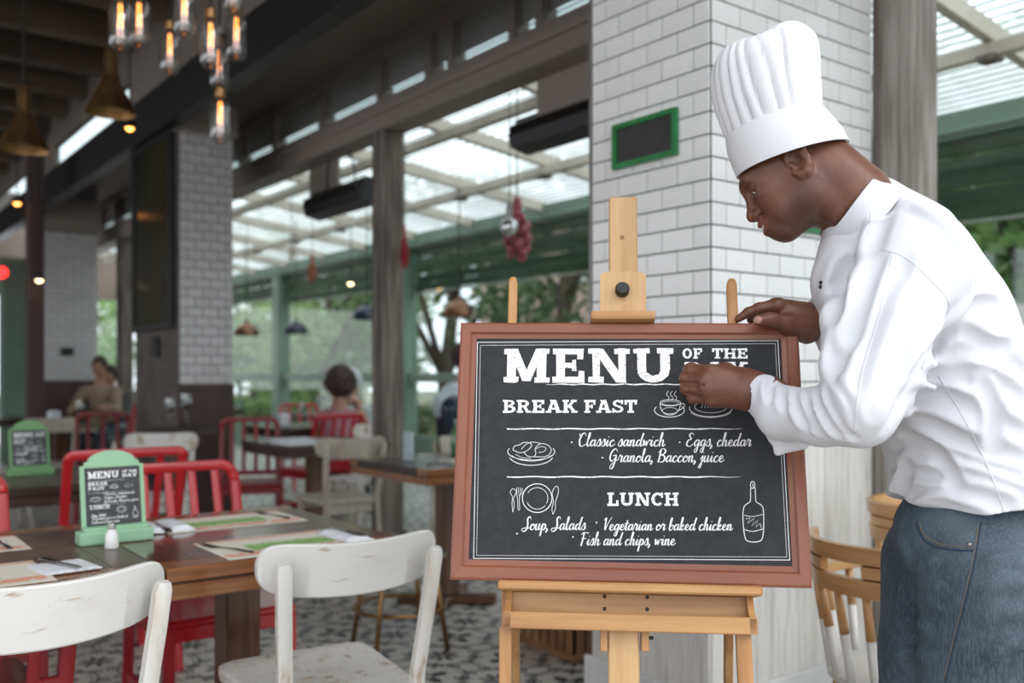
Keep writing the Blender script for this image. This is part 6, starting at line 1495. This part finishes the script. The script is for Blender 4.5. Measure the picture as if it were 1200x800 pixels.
# ------------------------------------------------------------------ far guests
def guest(label, px, py, b, mskin, mtop, mhair, kind, m_leg_=None):
    """seated or standing guest, head centre at the given pixel; facing angle in the building frame"""
    p = P(px, py, b); hz_ = p.z; stand = kind.get('stand'); fa = kind['face']
    t = thing('person', label, 'person', (p.x, p.y, 0), fa)
    f = Field((-.42,-.50,.0), (.42,.78,hz_+.2), .011); sh = hz_-.26; hip = .52 if not stand else .95; ln = kind.get('lean', .1)
    f.ell((0,ln,hz_), (.075,.092,.11), .02); f.cone((0,ln-.01,hz_-.08),(0,ln*.8-.02,sh+.03),.05,.06,.03); f.ell((0,ln+.095,hz_-.015),(.014,.016,.02),.015)
    f.chain([(-.15,ln*.75,sh-.02),(.15,ln*.75,sh-.02)],[.055,.055],.04); f.chain([(0,ln*.7,sh-.06),(0,ln*.3,(sh+hip)/2),(0,0,hip)],[.115,.105,.13],.05)
    for s in (-1, 1):
        e = (s*.24, ln+.16, sh-.24); h_ = (s*.08, ln+.22, hz_-.16) if kind.get('chin') else (s*.14, ln+.36, sh-.20)
        f.chain([(s*.18,ln*.75,sh-.02), e, h_],[.048,.038,.028],.02); f.ell(h_,(.035,.045,.035),.01)
        for q in range(4): f.chain([h_,(h_[0]+(q-1.5)*.016,h_[1]+.05,h_[2]+.015),(h_[0]+(q-1.5)*.014,h_[1]+.075,h_[2]-.005)],[.012,.009,.008],.005)
        if stand: f.chain([(s*.09,0,hip-.02),(s*.1,.02,.5),(s*.1,0,.08)],[.09,.06,.05],.03); f.chain([(s*.1,-.03,.04),(s*.1,.14,.035)],[.045,.035],.02)
        else: f.chain([(s*.1,.02,.52),(s*.12,.42,.52),(s*.12,.44,.08)],[.085,.062,.048],.03); f.chain([(s*.12,.42,.04),(s*.12,.58,.035)],[.045,.035],.02)
    V, Q = f.net(); V = smooth_v(V, Q, 1); link('body', npmesh('body', V, Q, mskin), t)
    f = Field((-.42,-.5,.3), (.42,.7,hz_), .011)
    f.chain([(-.15,ln*.75,sh-.02),(.15,ln*.75,sh-.02)],[.066,.066],.04); f.chain([(0,ln*.7,sh-.06),(0,ln*.3,(sh+hip)/2),(0,0,hip)],[.132,.124,.152],.05)
    for s in (-1, 1):
        e = (s*.24, ln+.16, sh-.24)
        if kind.get('sleeve'): f.chain([(s*.18,ln*.75,sh-.02), e, (s*.17,ln+.28,sh-.19)],[.062,.054,.045],.02)
    f.plane((0,0,hip-.08),(0,0,-1)); f.cone((0,ln*.8,sh+.02),(0,ln*.9,sh+.2),.062,.062,.005,True)
    if not kind.get('sleeve'):
        for s in (-1, 1): f.cone((s*.245,ln*.75,sh-.3),(s*.245,ln*.75,sh+.1),.06,.085,.01,True)
        f.ell((0,-.13,sh+.02),(.12,.12,.10),.01,None,True)
    V, Q = f.net(); V = smooth_v(V, Q, 2); link('top', npmesh('top', V, Q, mtop), t)
    f = Field((-.35,-.35,0), (.35,.75,1.1), .012)
    for s in (-1, 1):
        if stand: f.chain([(s*.085,0,hip-.02),(s*.1,.02,.5),(s*.1,0,.1)],[.115,.078,.066],.04)
        else: f.chain([(s*.09,.0,.53),(s*.12,.42,.53),(s*.12,.44,.12)],[.115,.08,.062],.04)
    V, Q = f.net(); link('trousers', npmesh('trousers', V, Q, m_leg_ or m_navy), t)
    hr = kind['hair']; f = Field((-.24,-.24,hz_-.3), (.24,.34,hz_+.26), .009 if hr > .03 else .007)
    f.ell((0,ln-.018,hz_+.025),(.082+hr*.55,.098+hr*.5,.105+hr*.55),.01)
    if hr > .03:
        rg = random.Random(4)
        for q in range(90):
            a, c = rg.uniform(0,6.283), rg.uniform(-.6,1); r = math.sqrt(1-c*c); f.ell((math.cos(a)*r*.115, ln-.02+math.sin(a)*r*.125, hz_+.02+c*.125),(.024,.024,.024),.012)
    f.ell((0,ln+.125,hz_-.03),(.085,.075,.10),.01,None,True); V, Q = f.net(); link('hair', npmesh('hair', V, Q, mhair), t)
m_sk2 = M('tan_skin', (.42,.22,.14), None, 6, rough=.5); m_sk3 = M('light_skin', (.52,.32,.24), None, 6, rough=.5)
m_pinkt = M('dusty_pink_top', (.38,.17,.20), None, 5, rough=.8); m_hair1 = M('dark_curly_hair', (.03,.018,.014), (.06,.03,.02), 60, rough=.7); m_hair2 = M('white_hair', (.62,.64,.68), None, 20, rough=.7)
m_wsh = M('pale_blue_shirt', (.52,.60,.62), None, 4, rough=.8); m_tansh = M('brown_shirt', (.30,.22,.15), None, 5, rough=.8); m_dk = M('charcoal_shirt', (.05,.05,.06), None, 5, rough=.8)
guest('woman with big dark curly hair in dusty pink top, leaning on the far table', 393, 450, 7.75, m_sk2, m_pinkt, m_hair1, dict(face=-.75, hair=.075, lean=.16, chin=1))
guest('white haired guest facing the woman in pink across the table', 415, 448, 9.0, m_sk3, m_wsh, m_hair2, dict(face=2.4, hair=.02, lean=.1, sleeve=1, chin=1))
guest('person in pale blue shirt leaning beside the menu board frame, head hidden by the board', 529, 420, 7.3, m_sk3, m_wsh, m_hair1, dict(face=-1.9, hair=.01, lean=.12, sleeve=1, stand=1))
guest('seated man in brown shirt with short dark hair near the far left pillar', 120, 430, 11.0, m_sk2, m_tansh, m_hair1, dict(face=2.6, hair=.01, lean=.1, sleeve=1))
guest('guest in dark shirt beside the man in brown, by the far post', 134, 440, 11.3, m_sk2, m_dk, m_hair1, dict(face=2.4, hair=.01, lean=.1, sleeve=1))
# ------------------------------------------------------------------ groups: a short phrase on everything that repeats
GRP = {'white_chair': 'white and cream painted chairs', 'red_chair': 'red slatted chairs', 'dining_table': 'dining tables', 'filament_bulb_lamp': 'hanging filament bulbs',
 'brass_cone_lamp': 'brass cone pendants', 'pendant_lamp': 'dome pendants over the terrace', 'placemat': 'placemats on the tables', 'napkin': 'napkins by the placemats', 'fork': 'forks by the placemats', 'knife': 'knives by the napkins',
 'wine_glass': 'wine glasses on the far tables', 'napkin_holder': 'napkin holders on the far tables', 'menu_stand': 'green tabletop menu stands', 'timber_post': 'weathered timber posts of the terrace front', 'tiled_pillar': 'tiled pillars',
 'patio_heater': 'black box heaters', 'hanging_board': 'boards hanging from the header', 'hanging_garland': 'hanging garlands', 'small_lamp': 'small round lamps', 'garden_tree': 'trees in the garden', 'hedge': 'planted hedges outside the windows',
 'building': 'houses beyond the garden', 'wooden_armchair': 'wooden armchairs with dipped legs', 'slatted_blind': 'slatted blinds on the window wall', 'wall_chalkboard': 'green framed wall chalkboards', 'folded_menu': 'papers on the terrace table', 'person': 'guests and staff'}
for o in C.objects:
    k = o.name.split('.')[0]
    if o.parent is None and 'label' in o and k in GRP: o['group'] = GRP[k]
